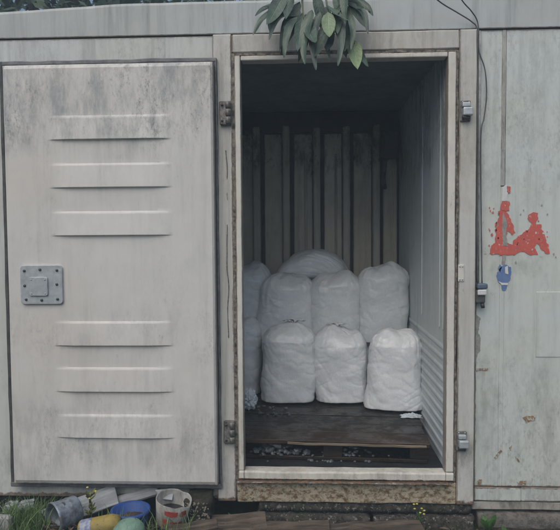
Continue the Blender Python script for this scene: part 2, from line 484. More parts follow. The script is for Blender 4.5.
# interior -----------------------------------------------------------
IX0, IX1, IY1, IZ0, IZ1 = -.80, .676, 1.60, .232, 2.29
box('inner_side_wall', IX1, IX1 + .03, .032, IY1, IZ0, IZ1, M['in_wall'], C, 0)
box('inner_side_wall', IX0 - .03, IX0, .062, IY1, IZ0, IZ1, M['in_wall'], C, 0)
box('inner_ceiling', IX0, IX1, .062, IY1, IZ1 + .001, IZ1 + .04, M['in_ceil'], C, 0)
box('inner_front_lining', IX0, -.342, .0625, .098, IZ0, IZ1, M['in_wall'], C, 0)
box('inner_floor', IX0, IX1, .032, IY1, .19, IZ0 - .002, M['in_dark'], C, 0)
box('rear_lining', IX0, IX1, IY1 + .002, IY1 + .04, IZ0, IZ1, M['in_dark'], C, 0)  # near-black so the gaps right of the ribs carry painted shade
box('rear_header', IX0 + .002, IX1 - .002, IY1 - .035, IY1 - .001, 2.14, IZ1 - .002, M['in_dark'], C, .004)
ribx = [-.58, -.364, -.148, .074, .289, .505]
for i, x in enumerate(ribx):
    # hat-section rib with a rounded top
    bm = box_bm(x - .026, x + .026, IY1 - .075, IY1 - .001, IZ0 + .004, 2.17 + .008 * (i % 3), .012, 2, .002, 20, i)
    link('rear_rib', bm_mesh('rib', bm, M['in_rib'], False), C)
for i in range(len(ribx)):
    a, b = ribx[i] + .054, (ribx + [.69])[i + 1] - .030
    box('rear_panel', a, b, IY1 - .016 - .004 * (i % 2), IY1 - .0005, IZ0 + .01, 2.13, M['in_back'], C, .006, .002, 20)
    if i in (2, 3):
        xm = (a + b) / 2 + .02
        box('panel_seam_strip', xm - .008, xm + .008, IY1 - .032, IY1 - .0225, IZ0 + .02, 1.98, M['in_rib'], C, .003, .002, 16)
# horizontal kick ridges low on the right-hand wall
for i in range(11):
    z = .28 + i * .055
    prof = [(IX1 - .0005, z - .016), (IX1 - .0045, z - .005), (IX1 - .0045, z + .005), (IX1 - .0005, z + .016)]
    v = [(p[0], y, p[1]) for y in (.034, IY1 - .08) for p in prof]
    link('kick_ridge', mesh('kick_ridge', v, [(0, 1, 5, 4), (1, 2, 6, 5), (2, 3, 7, 6), (0, 3, 2, 1), (4, 5, 6, 7)], M['in_wall']), C)
# vertical joint covers near the reveal on that wall
for y in (.09, .17, .66):
    box('wall_joint_strip', IX1 - .006, IX1 - .0005, y, y + .014, .92, IZ1 - .01, M['in_wall'], C, .002)
# dark blower housing and hose in the far upper corner
hb = box('blower_housing', .535, .655, IY1 - .19, IY1 - .08, 1.93, 2.12, M['in_dark'], C, .015)
link('hose', tube_mesh('hose', spline([(.56, IY1 - .15, 1.95), (.548, IY1 - .16, 1.86), (.545, IY1 - .14, 1.78), (.56, IY1 - .11, 1.72)]), .016, M['rubber']), hb)

# the open door, folded flat against the wall, inner face out --------
DX0, DX1, DZ0, DZ1, DY = -1.432, -.434, .196, 2.202, -.10


def door_mesh():
    """face sheet with six long pressed ribs, one mesh; edges rolled over"""
    us = 90; ws = 190
    ribs = [(116, 140), (164, 188), (212, 236), (322, 346), (368, 392), (415, 438)]
    rb = []
    for (a, b) in ribs:
        m = (a + b) / 2
        l = at(49 + (m - 130) * .03, m, DY); r = at(170 + (m - 130) * .012, m, DY)
        rb.append((at(100, b, DY).z, at(100, a, DY).z, l.x, r.x))

    def depth(x, z):
        d = 0
        for (z0, z1, x0, x1) in rb:
            if z0 - .01 < z < z1 + .012 and x0 - .02 < x < x1 + .02:
                t = (z - z0) / (z1 - z0)
                pz = max(0, min(1, (t + .015) / .06)) * max(0, min(1, (1.04 - t) / .10))
                end = max(0, min(1, (x - x0) / .10)) * max(0, min(1, (x1 - x) / .10))
                pz += .28 * max(0, 1 - abs(t - .985) / .035) * max(0, .5 + noise.noise(Vector((x * 14, z * 3, 0))) * 1.2)
                d = max(d, pz * (end ** .6) * (.0145 - .0085 * max(0, t)))
        return d
    zsl = set(DZ0 + (DZ1 - DZ0) * j / 110 for j in range(111))
    for (z0, z1, _, _) in rb:
        for o in (-.0035, -.0015, .0005, .0025, .005): zsl.add(z0 + o)
        for o in (-.012, -.008, -.004, 0, .004): zsl.add(z1 + o)
    zs = sorted(zsl); xs_ = [DX0 + (DX1 - DX0) * i / us for i in range(us + 1)]
    vs, fs = [], []
    for z in zs:
        for x in xs_:
            e = min(x - DX0, DX1 - x, z - DZ0, DZ1 - z)
            roll = .010 * max(0, 1 - e / .012) ** 2
            w = .0035 * noise.noise(Vector((x * 2.2, z * 2.2, 0))) + .0012 * noise.noise(Vector((x * 8, z * 8, 4)))
            vs.append((x, DY - depth(x, z) + roll + w, z))
    n = us + 1
    for j in range(len(zs) - 1):
        for i in range(us):
            fs.append((j * n + i, j * n + i + 1, (j + 1) * n + i + 1, (j + 1) * n + i))
    # rim back to the gasket plane
    base = len(vs)
    ring = [i for i in range(n)] + [j * n + us for j in range(1, len(zs))] + [(len(zs) - 1) * n + i for i in range(us - 1, -1, -1)] + [j * n for j in range(len(zs) - 2, 0, -1)]
    for r in ring: vs.append((vs[r][0], DY + .05, vs[r][2]))
    for k in range(len(ring)):
        k2 = (k + 1) % len(ring)
        fs.append((ring[k2], ring[k], base + k, base + k2))
    me = mesh('door', vs, fs, M['door'], True); me.set_sharp_from_angle(angle=radians(24)); return me


door = link('door', door_mesh(), C)
door['label'] = 'open insulated door leaf with six pressed ribs and a steel latch plate'
# gasket flange and door back, slightly larger than the face sheet
g0, g1 = DY + .05, DY + .066
box('gasket', DX0 - .04, DX1 + .012, g0, g1, DZ1 + .012, DZ1 + .032, M['gasket'], door, .004, .004, 40)
box('gasket', DX0 - .04, DX1 + .012, g0, g1, DZ0 - .036, DZ0 - .010, M['gasket'], door, .004, .004, 40)
box('gasket', DX0 - .037, DX0 - .020, g0 - .001, g1 + .001, DZ0 - .035, DZ1 + .031, M['rubber'], door, .003, .003, 40)
box('gasket', DX1 + .004, DX1 + .013, g0 - .001, g1 + .001, DZ0 - .035, DZ1 + .031, M['gasket'], door, .003, .004, 40)
box('gasket_flange', DX0 - .034, DX1 + .011, g0 + .004, g1 - .004, DZ0 - .033, DZ1 + .029, M['rubber'], door, .001)
box('door_back', DX0 + .004, DX1 + .004, DY + .067, -.006, DZ0 + .004, DZ1 - .004, M['frame'], door, .004)
box('edge_seal', DX1 + .006, DX1 + .013, DY + .068, -.012, DZ0 + .01, DZ1 - .01, M['rubber'], door, .002, .003, 30)
# latch plate with bolts
lp0, lp1 = at(22, 304, DY), at(63, 265, DY)
lcx, lcz = (lp0.x + lp1.x) / 2, (lp0.z + lp1.z) / 2; lw, lh = (lp1.x - lp0.x) / 2, (lp1.z - lp0.z) / 2
bm = box_bm(-lw, lw, -.009, .004, -lh, lh, .0, 1)
es = [e for e in bm.edges if abs((e.verts[0].co - e.verts[1].co).y) > 1e-4]
bmesh.ops.bevel(bm, geom=es, offset=.018, segments=4, affect='EDGES', profile=.5)
es = [e for e in bm.edges if e.calc_face_angle(0) > .8]
bmesh.ops.bevel(bm, geom=es, offset=.002, segments=1, affect='EDGES', profile=.5)
plate = link('latch_plate', bm_mesh('latch_plate', bm, M['galv']), door, (lcx, DY - .003, lcz))
bm = box_bm(-.045, .045, -.006, .002, -.045, .045, 0)
es = [e for e in bm.edges if abs((e.verts[0].co - e.verts[1].co).y) > 1e-4]
bmesh.ops.bevel(bm, geom=es, offset=.01, segments=3, affect='EDGES', profile=.5)
es = [e for e in bm.edges if e.calc_face_angle(0) > .8]
bmesh.ops.bevel(bm, geom=es, offset=.002, segments=1, affect='EDGES', profile=.5)
link('latch_cover', bm_mesh('latch_cover', bm, M['galv']), door, (lcx - .012, DY - .0145, lcz - .008))
bolt = lathe_mesh('bolt', [(0, -.005), (.005, -.0045), (.0065, -.002), (.0065, .001)], M['rivet'], 10)
bolt.transform(Matrix.Rotation(radians(-90), 4, 'X'))
for (u, v) in ((-.86, .78), (-.05, .84), (.82, .8), (.8, .02), (.82, -.8), (0, -.86), (-.8, -.82), (-.86, -.05)):
    link('bolt', bolt, door, (lcx + u * lw * .92, DY - .013, lcz + v * lh * .92))
bsm = bolt.copy(); bsm.transform(Matrix.Scale(.55, 4)); bsm.materials[0] = M['galv']
for (u, v) in ((-1, 1), (1, 1), (1, -1), (-1, -1)):
    link('bolt', bsm, door, (lcx - .012 + u * .033, DY - .0205, lcz - .008 + v * .033))


# hinge knuckles on the left post, latch keepers on the right --------
def hinge(px, py, h):
    c = at(px, py, FY - .012)
    v = box_bm(-.03, .022, -.008, .012, -h / 2, h / 2, .004, 1, .004, 6, py)
    o = link('hinge', bm_mesh('hinge', v, M['hinge']), C, c)
    for k in range(3):
        zz = c.z + h * (.33 - .33 * k)
        kn = tube_mesh('knuckle', [(0, 0, -h * .14), (0, 0, h * .14)], .013, M['hinge'], 10)
        link('knuckle', kn, o, (c.x + .012, c.y - .012, zz))
    for (u, w) in ((-.018, .34), (-.018, -.34)):
        link('bolt', bolt, o, (c.x + u, c.y - .009, c.z + w * h))


hinge(226, 113, .11); hinge(230, 432, .11)


def keeper(px, py):
    c = at(px, py, FY - .006)
    o = link('latch_keeper', bm_mesh('kp', box_bm(-.022, .026, -.004, .008, -.048, .048, .003, 1, .002, 2, px), M['hinge']), C, c)
    b = box_bm(-.016, .030, -.038, -.0045, -.026, .012, .006, 2)
    link('keeper_block', bm_mesh('kb', b, M['galv']), o, c)
    b = box_bm(-.017, .020, -.026, -.0045, .016, .036, .004, 2)
    link('keeper_tab', bm_mesh('kt', b, M['galv']), o, c)
    link('roller', tube_mesh('roller', [(-.016, -.018, -.03), (.016, -.018, -.036)], .009, M['rivet'], 10), o, c)
    for (u, w) in ((-.012, .041), (.018, .041), (.0, -.042)):
        link('bolt', bsm, o, (c.x + u, c.y - .004, c.z + w))


keeper(465, 111); keeper(461, 441)
# cleat of four old screw holes on the right post
cl = link('screw_cleat', bm_mesh('cl', box_bm(-.014, .014, -.003, .003, -.04, .04, .001), M['trim']), C, at(461, 273, FY - .002))
for (u, w) in ((-.006, .031), (.006, .031), (-.006, -.031), (.006, -.031)):
    link('screw', bsm, cl, WORG[cl] + Vector((u, -.004, w)))


# flaking paint on the right panel: thin raised films with ragged outlines
def flake(name, pts, mat, Y, th=.0012, sub=4, amp=.004, seed=0):
    P = [at(px, py, 0) for px, py in pts]; out = []
    for i in range(len(P)):
        a, b = P[i], P[(i + 1) % len(P)]
        n = max(2, int((b - a).length / .0035))
        for k in range(n):
            p = a.lerp(b, k / n)
            q = p * 45 + Vector((seed, 0, 0)); q_ = p * 160 + Vector((seed, 4, 0))
            out.append(Vector((p.x + amp * (noise.noise(q) + .45 * noise.noise(q_)), 0, p.z + amp * (noise.noise(q + Vector((9, 9, 9))) + .45 * noise.noise(q_ + Vector((3, 8, 1)))))))
    bm = bmesh.new()
    bv = [bm.verts.new((p.x, Y, p.z)) for p in out]
    for t in tessellate_polygon([[Vector((p.x, p.z, 0)) for p in out]]):
        try: bm.faces.new([bv[k] for k in t])
        except ValueError: pass
    bmesh.ops.recalc_face_normals(bm, faces=bm.faces)
    r = bmesh.ops.extrude_face_region(bm, geom=list(bm.faces))
    for g in r['geom']:
        if isinstance(g, bmesh.types.BMVert): g.co.y -= th
    o = link(name, bm_mesh(name, bm, mat), C)
    return o


fy = .0012
flake('red_paint_flake', [(489, 254), (491, 247), (495, 243), (495, 232), (498, 226), (499, 211), (506, 210), (511, 219), (515, 233), (511, 236), (508, 231), (505, 238),
                          (508, 243), (512, 244), (516, 238), (521, 234), (527, 230), (531, 225), (541, 225), (544, 234), (548, 244), (550, 253), (546, 253),
                          (541, 248), (536, 243), (535, 247), (538, 255), (530, 255), (521, 252), (514, 255)], M['red'], fy, amp=.0075, seed=1)
flake('red_paint_flake', [(531, 219), (536, 220), (536, 229), (532, 229)], M['red'], fy - .0002, amp=.003, seed=31)
flake('red_paint_flake', [(529, 215), (533, 212), (538, 213), (538, 219), (535, 223), (530, 222), (528, 219)], M['red'], fy, seed=2)
flake('red_paint_flake', [(501, 202), (510, 201), (509, 210), (505, 211), (500, 209)], M['red'], -.0002, amp=.007, seed=3)
flake('red_paint_flake', [(507, 186), (511, 187), (510, 193), (507, 192)], M['red'], -.0002, seed=4)
for k in range(16):
    a = random.uniform(488, 500); b = random.uniform(205, 252); s = random.uniform(.7, 1.7)
    flake('red_paint_flake', [(a, b), (a + s, b - s), (a + 1.5 * s, b + .5 * s), (a + .6 * s, b + 1.3 * s)], M['red'], fy, amp=.002, seed=10 + k)
for k in range(7):
    a = random.uniform(496, 549); b = random.uniform(222, 258); s = random.uniform(.5, 1.5)
    flake('pale_paint_chip', [(a, b), (a + s, b - s * .7), (a + 1.6 * s, b + .4 * s), (a + .5 * s, b + 1.1 * s)], M['wall_r'], fy - .0013, th=.0006, amp=.003, seed=60 + k)
for k in range(10):
    a = random.uniform(512, 552); b = 255 - (a - 505) * random.uniform(.2, .8) - 8; s = random.uniform(.4, 1.)
    flake('red_paint_flake', [(a, b), (a + s, b - s), (a + 1.5 * s, b + .5 * s), (a + .6 * s, b + 1.3 * s)], M['red'], fy, amp=.002, seed=90 + k)
for (a, b) in ((520, 214), (523, 210), (547, 214), (541, 205), (553, 254), (515, 262), (555, 257)):
    s = random.uniform(.8, 1.5)
    flake('dark_paint_chip', [(a, b), (a + s, b - s), (a + 1.5 * s, b + .5 * s), (a + .6 * s, b + 1.3 * s)], M['bare'], fy, amp=.002, seed=a)
flake('pale_paint_flake', [(502, 187), (507, 185), (508, 201), (502, 201)], M['white'], -.0002, seed=5)
flake('blue_paint_flake', [(497, 273), (501, 266), (507, 265), (511, 267), (511, 279), (508, 282), (506, 291), (502, 290), (501, 283), (497, 279)], M['blue'], fy, seed=6, amp=.006)
flake('blue_paint_flake', [(498, 269), (500, 264), (502, 268), (500, 272)], M['blue'], fy, amp=.003, seed=9)
flake('pale_paint_flake', [(505, 267), (508, 266), (508, 274), (505, 273)], M['white'], fy - .0015, seed=7)
flake('pale_paint_flake', [(498, 281), (503, 283), (508, 283), (508, 285), (502, 285)], M['white'], fy - .0015, amp=.002, seed=8)
flake('bare_metal_patch', [(503, 212), (507, 222), (506, 236), (508, 246), (503, 246), (502, 230)], M['bare'], fy - .0014, amp=.004, seed=12)
flake('bare_metal_patch', [(502, 255), (506, 255), (505, 264), (502, 264)], M['bare'], fy, amp=.003, seed=13)
flake('bare_metal_patch', [(474, 312), (480, 318), (479, 333), (481, 345), (477, 358), (474, 368)], M['bare'], .003, amp=.006, seed=14)
M['rust_s'] = M['rustedge']
for pts in ([(523, 417), (536, 415), (534, 421), (526, 422)], [(494, 457), (501, 449), (502, 451), (496, 459)], [(509, 448), (512, 445), (511, 451)],
            [(516, 456), (520, 462), (518, 462)], [(476, 369), (488, 368), (488, 370), (476, 371)], [(477, 480), (482, 479), (481, 484), (477, 484)],
            [(517, 481), (526, 481), (525, 485), (518, 484)]):
    flake('rust_scar', pts, M['rust_s'], .001 if pts[0][1] < 475 else -.0015, amp=.006, seed=pts[0][0])

# small cable box with a taped end at the frame edge
cb = at(480, 292, -.02)
jb = thing('junction_box', 'small black and white cable box fixed at the right edge of the door frame', 'junction box', (cb.x, -.0, cb.z - .06))
link('box_body', bm_mesh('jb', box_bm(cb.x - .022, cb.x + .02, -.045, -.001, cb.z - .052, cb.z + .012, .008, 2), M['cable']), jb)
link('box_cover', bm_mesh('jc', box_bm(cb.x - .020, cb.x + .022, -.058, -.046, cb.z - .012, cb.z + .014, .005, 2), M['white']), jb)
link('box_lid', bm_mesh('jl', box_bm(cb.x - .018, cb.x + .030, -.048, -.001, cb.z + .016, cb.z + .042, .007, 2), plain('slate_blue_plastic', (.1, .14, .2), .5)), jb)
link('gland', tube_mesh('gland', [(cb.x + .008, -.03, cb.z - .05), (cb.x + .012, -.03, cb.z - .075)], .009, M['rivet'], 10), jb)
# cables and the conduit down the frame edge
cj = at(478.5, 30, -.016)
tag(link('conduit', tube_mesh('conduit', [(.812, -.012, ZJ - .01), (.813, -.012, 1.9), (.811, -.012, 1.5), (.812, -.014, cb.z + .045)], .0065, M['conduit'], 8)),
    'thin grey conduit running down the right edge of the door frame', 'conduit')


def cable(pts, r, label):
    tag(link('cable', tube_mesh('cable', spline(pts, 8), r, M['cable'], 6)), label, 'cable', 'cables on the container wall')


q = lambda px, py, Y: at(px, py, Y)
cable([q(425, -12, -.14), q(440, 2, -.10), q(458, 13, -.06), q(472, 22, -.03), q(477, 30, -.02), q(477.5, 60, -.022)], .003, 'thin dark cable slanting down to the frame corner from the upper left')
cable([q(452, -14, -.12), q(464, 3, -.08), q(472, 12, -.05), q(478, 24, -.024), q(479, 50, -.026), q(485, 70, -.02), q(486.5, 95, -.014), q(484, 118, -.014), q(481, 135, -.02), q(481, 200, -.022), q(482, 283, -.022)], .0028,
      'loose dark cable looping beside the conduit at the upper right frame corner')
cable([q(477, 30, -.03), q(478, 150, -.03), q(477, 230, -.03), q(478, 284, -.026)], .0035, 'straight black cable down the right frame edge to the small cable box')


# ================================================================== SUPPORTS UNDER THE CONTAINER
def rough_block(name, x0, x1, y0, y1, z0, z1, mat, label, cat, amp=.008, res=.018, seed=0):
    bm = box_bm(x0, x1, y0, y1, z0, z1, .0)
    bmesh.ops.bisect_plane  # noqa
    for ax, lo, hi in ((0, x0, x1), (1, y0, y1), (2, z0, z1)):
        k = max(1, int((hi - lo) / res))
        for i in range(1, k):
            co = [0, 0, 0]; no = [0, 0, 0]; co[ax] = lo + (hi - lo) * i / k; no[ax] = 1
            bmesh.ops.bisect_plane(bm, geom=list(bm.verts) + list(bm.edges) + list(bm.faces), plane_co=co, plane_no=no)
    for v in bm.verts:
        p = v.co * 28 + Vector((seed, 0, 0))
        v.co += Vector((noise.noise(p), noise.noise(p + Vector((9, 3, 1))), .7 * noise.noise(p + Vector((2, 8, 30))))) * amp
        p *= 2.4
        v.co += Vector((0, noise.noise(p), noise.noise(p + Vector((4, 4, 4))))) * amp * .7
    return tag(link(name, bm_mesh(name, bm, mat, True)), label, cat)


rough_block('concrete_beam', -.24, .79, -.012, .2, .038, .078, M['conc'], 'dark mossy ledge directly under the rusty door sill', 'ledge', .006, seed=1)
rough_block('concrete_block', -.25, .30, -.045, .2, -.06, .026, M['conc'], 'rough mossy concrete block under the left half of the door sill', 'block', .012, seed=2)
rough_block('concrete_block', .32, .80, -.04, .2, -.06, .024, M['conc'], 'rough mossy concrete block under the right half of the door sill', 'block', .012, seed=3)
rough_block('concrete_plinth', .83, 2.0, -.012, .2, -.06, .034, M['plinth'], 'pale dirty concrete plinth beneath the right wall panel', 'plinth', .005, .03, seed=5)
rough_block('concrete_block', -1.75, -1.35, .12, .5, -.06, .085, M['conc'], 'dark concrete support block in the gap under the open door', 'block', .008, .03, seed=6)

# ================================================================== PALLET AND BAGS INSIDE
PZ = .344
pal = thing('wooden_pallet', 'dark wet wooden pallet lying on the container floor under the ice bags', 'pallet', (.09, .66, IZ0))
pal.rotation_euler.z = radians(-3.6)


def pal_part(name, x0, x1, y0, y1, z0, z1, mat, jit=.003):
    _bs[0] += 1
    o = bpy.data.objects.new(name, bm_mesh(name, box_bm(x0, x1, y0, y1, z0, z1, .003, 1, jit, 20, _bs[0]), mat))
    COL.objects.link(o); o.parent = pal; return o


HX, HY = .55, .54
hgt = PZ - IZ0
tb = [(-HY, -HY + .145), (-HY + .16, -HY + .30), (-HY + .31, -HY + .45), (-HY + .46, -HY + .60), (-HY + .61, -HY + .75), (-HY + .76, -HY + .90), (-HY + .91, HY)]
for i, (a, b) in enumerate(tb):
    pal_part('top_board', -HX - .01 * (i % 2), HX + .008 * ((i + 1) % 2), a, b, hgt - .022, hgt - .001 * (i % 3), M['pallet_front'] if i == 0 else M['pallet'])
pal_part('lit_edge_strip', -.16, HX - .01, -HY - .006, -HY - .001, hgt - .0215, hgt - .008, M['pallet_edge'], .004)  # pale strip paints the lit rim of the front board
for x in (-.5, 0.02, .46):
    for y in (-HY + .03, -.05, HY - .17):
        pal_part('spacer_block', x, x + .1, y, y + .14, .0205, hgt - .0225, M['pallet'])
for y in (-HY + .03, -.05, HY - .17):
    pal_part('bottom_board', -HX, HX, y, y + .1, .001, .02, M['pallet'])
# ice fragments under and on the pallet
tv, tf = [], []


def chunk(c, r):
    b0 = len(tv)
    bm = bmesh.new(); bmesh.ops.create_icosphere(bm, subdivisions=1, radius=r)
    s = random.random() * 50
    for v in bm.verts:
        p = v.co * (1 + .6 * noise.noise(v.co.normalized() * 1.7 + Vector((s, 0, 0)))); tv.append((c[0] + p.x * 1.2, c[1] + p.y, c[2] + p.z * .75))
    bm.verts.index_update()
    for f in bm.faces: tf.append([b0 + v.index for v in f.verts])
    bm.free()


for (cx, w, n) in ((-.17, .13, 70), (.22, .10, 26), (-.02, .4, 20)):
    for _ in range(n):
        r = random.uniform(.006, .02) if n > 60 else random.uniform(.004, .013)
        x = cx + random.gauss(0, w * .5)
        pile = .05 * math.exp(-((x - cx) / (w * .7)) ** 2) if n > 25 else 0
        chunk((x, random.uniform(.15, .23), IZ0 + .022 + r * .5 + random.random() * pile), r)
for _ in range(30):
    r = random.uniform(.004, .011); x = random.choice([random.uniform(-.3, 0), random.uniform(-.32, -.1), random.uniform(-.3, .6)])
    chunk((x, random.uniform(.55, .74), PZ + r * .45), r)
for _ in range(16):
    r = random.uniform(.005, .011); chunk((random.uniform(-.25, .6), random.uniform(.128, .15), IZ0 + r * .4), r)
tag(link('ice_fragments', mesh('ice', tv, tf, M['ice_chunk'])), 'loose broken ice scattered on and under the pallet', 'ice', kind='stuff')


def bag_mesh(w, dpt, h, seed, top_t=.16, flare=0., lean=0., shoulder=.24, nu=130, nv=110, bulge=.06, tilt=0.):
    """a filled plastic sack: flat-ish base, bellied sides, shoulders drawn in to a gathered seam"""
    vs, fs = [], []
    sd = Vector((seed * 13.1, seed * 7.7, seed * 3.3))
    for j in range(nv + 1):
        v = j / nv
        if v < .07: rr = sin(v / .07 * pi / 2); z = .02 * (1 - cos(v / .07 * pi / 2)) * h
        else: rr = 1; z = h * (.02 + .98 * (v - .07) / .93)
        t = z / h
        belly = 1 + bulge * sin(pi * min(1, t * 1.05)) - flare * 0
        wx, wy = w / 2 * belly * rr, dpt / 2 * belly * rr
        wx *= 1 + flare * (1 - t) ** 3
        if t > 1 - shoulder:
            s = (t - 1 + shoulder) / shoulder
            wx *= max(.0, (1 - s ** 2.6)) ** .5 * .86 + .14 * (1 - s * .9)
            wy *= max(.0, (1 - s ** 1.9)) ** .55 * (1 - top_t) + top_t * (1 - s)
        wx *= 1 + .07 * noise.noise(Vector((t * 2.3, seed * 5.1, 0))); offx = .03 * noise.noise(Vector((t * 1.8, seed * 3.7, 4))) * t
        for i in range(nu):
            a = 2 * pi * i / nu; c, s_ = cos(a), sin(a)
            e = 2 / 3.1
            x = wx * math.copysign(abs(c) ** e, c); y = wy * math.copysign(abs(s_) ** e, s_)
            p = Vector((x, y, z)); n = Vector((c, s_, .25 * (t - .4))).normalized()
            q1 = p * 7 + sd; q2 = p * 21 + sd; q3 = p * 48 + sd
            amp = rr
            dd = .011 * noise.noise(q1) + .004 * noise.noise(q2) + .0012 * noise.noise(q3)
            # creases running from the gathered top, and slack folds low down
            k = max(0, (t - .45) / .55)
            ang = a + .6 * noise.noise(Vector((t * 3, seed, 0)))
            dd += k * .007 * (abs(noise.noise(Vector((cos(ang) * 5 + seed, sin(ang) * 5, t * 1.5)))) * -2 + .5)
            fold = noise.noise(Vector((p.x * 9 + p.z * 11 + seed, p.y * 6, p.z * 4 - p.x * 6)))
            dd -= .0028 * max(0, 1 - abs(fold) * 5)
            # sharp plastic creases
            qa = Vector((p.x * 16 + p.z * 7, p.y * 14, p.z * 5 - p.x * 5)) + sd
            qb = Vector((p.x * 9 - p.z * 17, p.y * 12, p.z * 9)) + sd * 1.3
            cr = max(0, 1 - abs(noise.noise(qa)) * 6) ** 1.5 * max(0, .4 + noise.noise(p * 6 + sd * 2) * 1.4)
            cr2 = max(0, 1 - abs(noise.noise(qb)) * 7) ** 1.5 * max(0, .15 + noise.noise(p * 5 + sd * 3) * 1.6)
            dd += (.0035 + .004 * k) * cr - .0045 * cr2
            p += n * dd * amp
            if t < .06: p.z = max(p.z, 0)
            if t > .72:   # slumped, crumpled top
                w_ = (t - .72) / .28
                p.z += w_ * (.045 * noise.noise(Vector((p.x * 7 + seed * 3, p.y * 5, seed))) + .014 * noise.noise(p * 26 + sd)) - w_ * .01
            p.x += lean * z + offx
            p.y += tilt * z
            vs.append(p)
    for j in range(nv):
        for i in range(nu):
            fs.append((j * nu + i, j * nu + (i + 1) % nu, (j + 1) * nu + (i + 1) % nu, (j + 1) * nu + i))
    fs.append(tuple(range(nu))[::-1]); fs.append(tuple(nv * nu + i for i in range(nu)))
    return mesh('bag', vs, fs, M['ice'], True)


def tuft_mesh(w, h, seed):
    """the gathered, tied plastic above the seam: a crumpled fan"""
    vs, fs = [], []; nu, nv = 26, 6
    for j in range(nv + 1):
        t = j / nv
        for i in range(nu + 1):
            u = i / nu * 2 - 1
            sp = .35 + .75 * t
            yy = .016 * noise.noise(Vector((u * 4 + seed, t * 2.5, 0))) * (1 + t) * 2 + .010 * noise.noise(Vector((u * 13 + seed, t * 3, 5)))
            zz = h * (t - .35) * (1 - .8 * u * u + 1.1 * noise.noise(Vector((u * 3, seed, 1))))
            vs.append((u * w / 2 * sp + .006 * noise.noise(Vector((u * 9, t * 4, seed))), yy - .01 * t, zz))
    n = nu + 1
    for j in range(nv):
        for i in range(nu): fs.append((j * n + i, j * n + i + 1, (j + 1) * n + i + 1, (j + 1) * n + i))
    return mesh('tuft', vs, fs, M['ice'], True)


G = 'ice bags stacked in the container'


def bag(px0, px1, ptop, Y, z0, label, seed, dpt=.28, tuft=True, tx=0., rz=0., h=None, hid=False, **kw):
    """px0..px1 outline and top row at the front face depth; z0 the support height"""
    mid = (px0 + px1) / 2
    xa, xb = at(px0, 360, Y).x, at(px1, 360, Y).x
    ztop = at(mid, ptop, Y).z
    h = h or (ztop - z0)
    w = (xb - xa)
    o = link('ice_bag', bag_mesh(w * .95, dpt, h, seed, **kw), None, ((xa + xb) / 2, Y, z0))
    o.rotation_euler.z = radians(rz)
    tag(o, label, 'ice bag', G)
    if tuft:
        t = bpy.data.objects.new('gathered_neck', tuft_mesh(w * .42, .028, seed)); COL.objects.link(t)
        t.parent = o; t.location = (tx + kw.get('lean', 0) * h, -.012 + kw.get('tilt', 0) * h, h - .006)
    return o


z1 = PZ + .003
bag(260, 315, 320, .92, z1, 'left bag of the three full ice bags in the front row', 1, tx=.03, bulge=.03, lean=.03, shoulder=.24)
bag(314, 369, 324, .93, z1, 'middle bag of the three full ice bags in the front row', 2, tx=-.01, bulge=.04, lean=-.02, shoulder=.26)
bag(366, 421, 327, .75, z1, 'front right ice bag standing nearest the opening beside the ridged wall', 3, tx=.0, flare=.13, bulge=.0, rz=-8, lean=.03, shoulder=.2, dpt=.25, tuft=False)
# second row: lower bags that carry the upper ones
Z2 = z1 + .35
bag(258, 308, 341, 1.24, z1, 'ice bag low down behind the left front bag', 4, tuft=False, h=.355)
bag(311, 354, 341, 1.24, z1, 'ice bag low down behind the middle front bag', 5, tuft=False, h=.355)
bag(357, 400, 341, 1.22, z1, 'ice bag low down behind the right front bag', 6, tuft=False, h=.335)
bag(256, 313, 271, 1.20, Z2, 'upper left ice bag leaning behind the left front bag', 7, tx=.02, lean=.08, bulge=.03, shoulder=.26, flare=.08, tuft=False)
bag(308, 361, 271, 1.20, Z2, 'upper middle ice bag behind the middle front bag', 8, tx=.03, lean=.0, bulge=.05, shoulder=.22, tuft=False)
bag(357, 408, 262, 1.17, Z2 - .02, 'tall upper right ice bag against the right wall', 9, tx=-.03, lean=.0, bulge=.03, shoulder=.2, tuft=False)
# far left bags, half hidden by the door frame
bag(222, 262, 318, 1.10, z1, 'ice bag low at the far left, half hidden by the door trim', 10, tuft=False, lean=.0, shoulder=.16)
bag(226, 270, 262, 1.30, Z2, 'upper ice bag at the far left, half hidden by the door trim', 11, tuft=False, lean=.0, shoulder=.16)
bag(226, 256, 341, 1.38, z1, 'ice bag standing deep in the far left corner', 13, tuft=False, h=.35, dpt=.24)
# the bag lying on top
bm = bmesh.new(); bmesh.ops.create_icosphere(bm, subdivisions=6, radius=1)
for v in bm.verts:
    n_ = v.co.copy(); e = lambda c, k: math.copysign(abs(c) ** k, c)
    p = Vector((e(n_.x, .8) * .275, e(n_.y, .8) * .16, e(n_.z, .8) * .105))
    cr = max(0, 1 - abs(noise.noise(Vector((p.x * 9 + p.z * 20, p.y * 16, p.z * 10)) + Vector((7, 1, 2)))) * 6)
    p += n_ * (.02 * noise.noise(p * 7 + Vector((4, 0, 0))) + .005 * noise.noise(p * 22) - .005 * cr)
    p.z -= .12 * (p.x - .03) * (p.x - .03) / .08
    v.co = p
lc = at(311, 263, 1.37)
lo = link('ice_bag', bm_mesh('bag', bm, M['ice'], True), None, (lc.x, 1.40, lc.z - .005))
tag(lo, 'slumped ice bag lying across the top of the stack', 'ice bag', G)


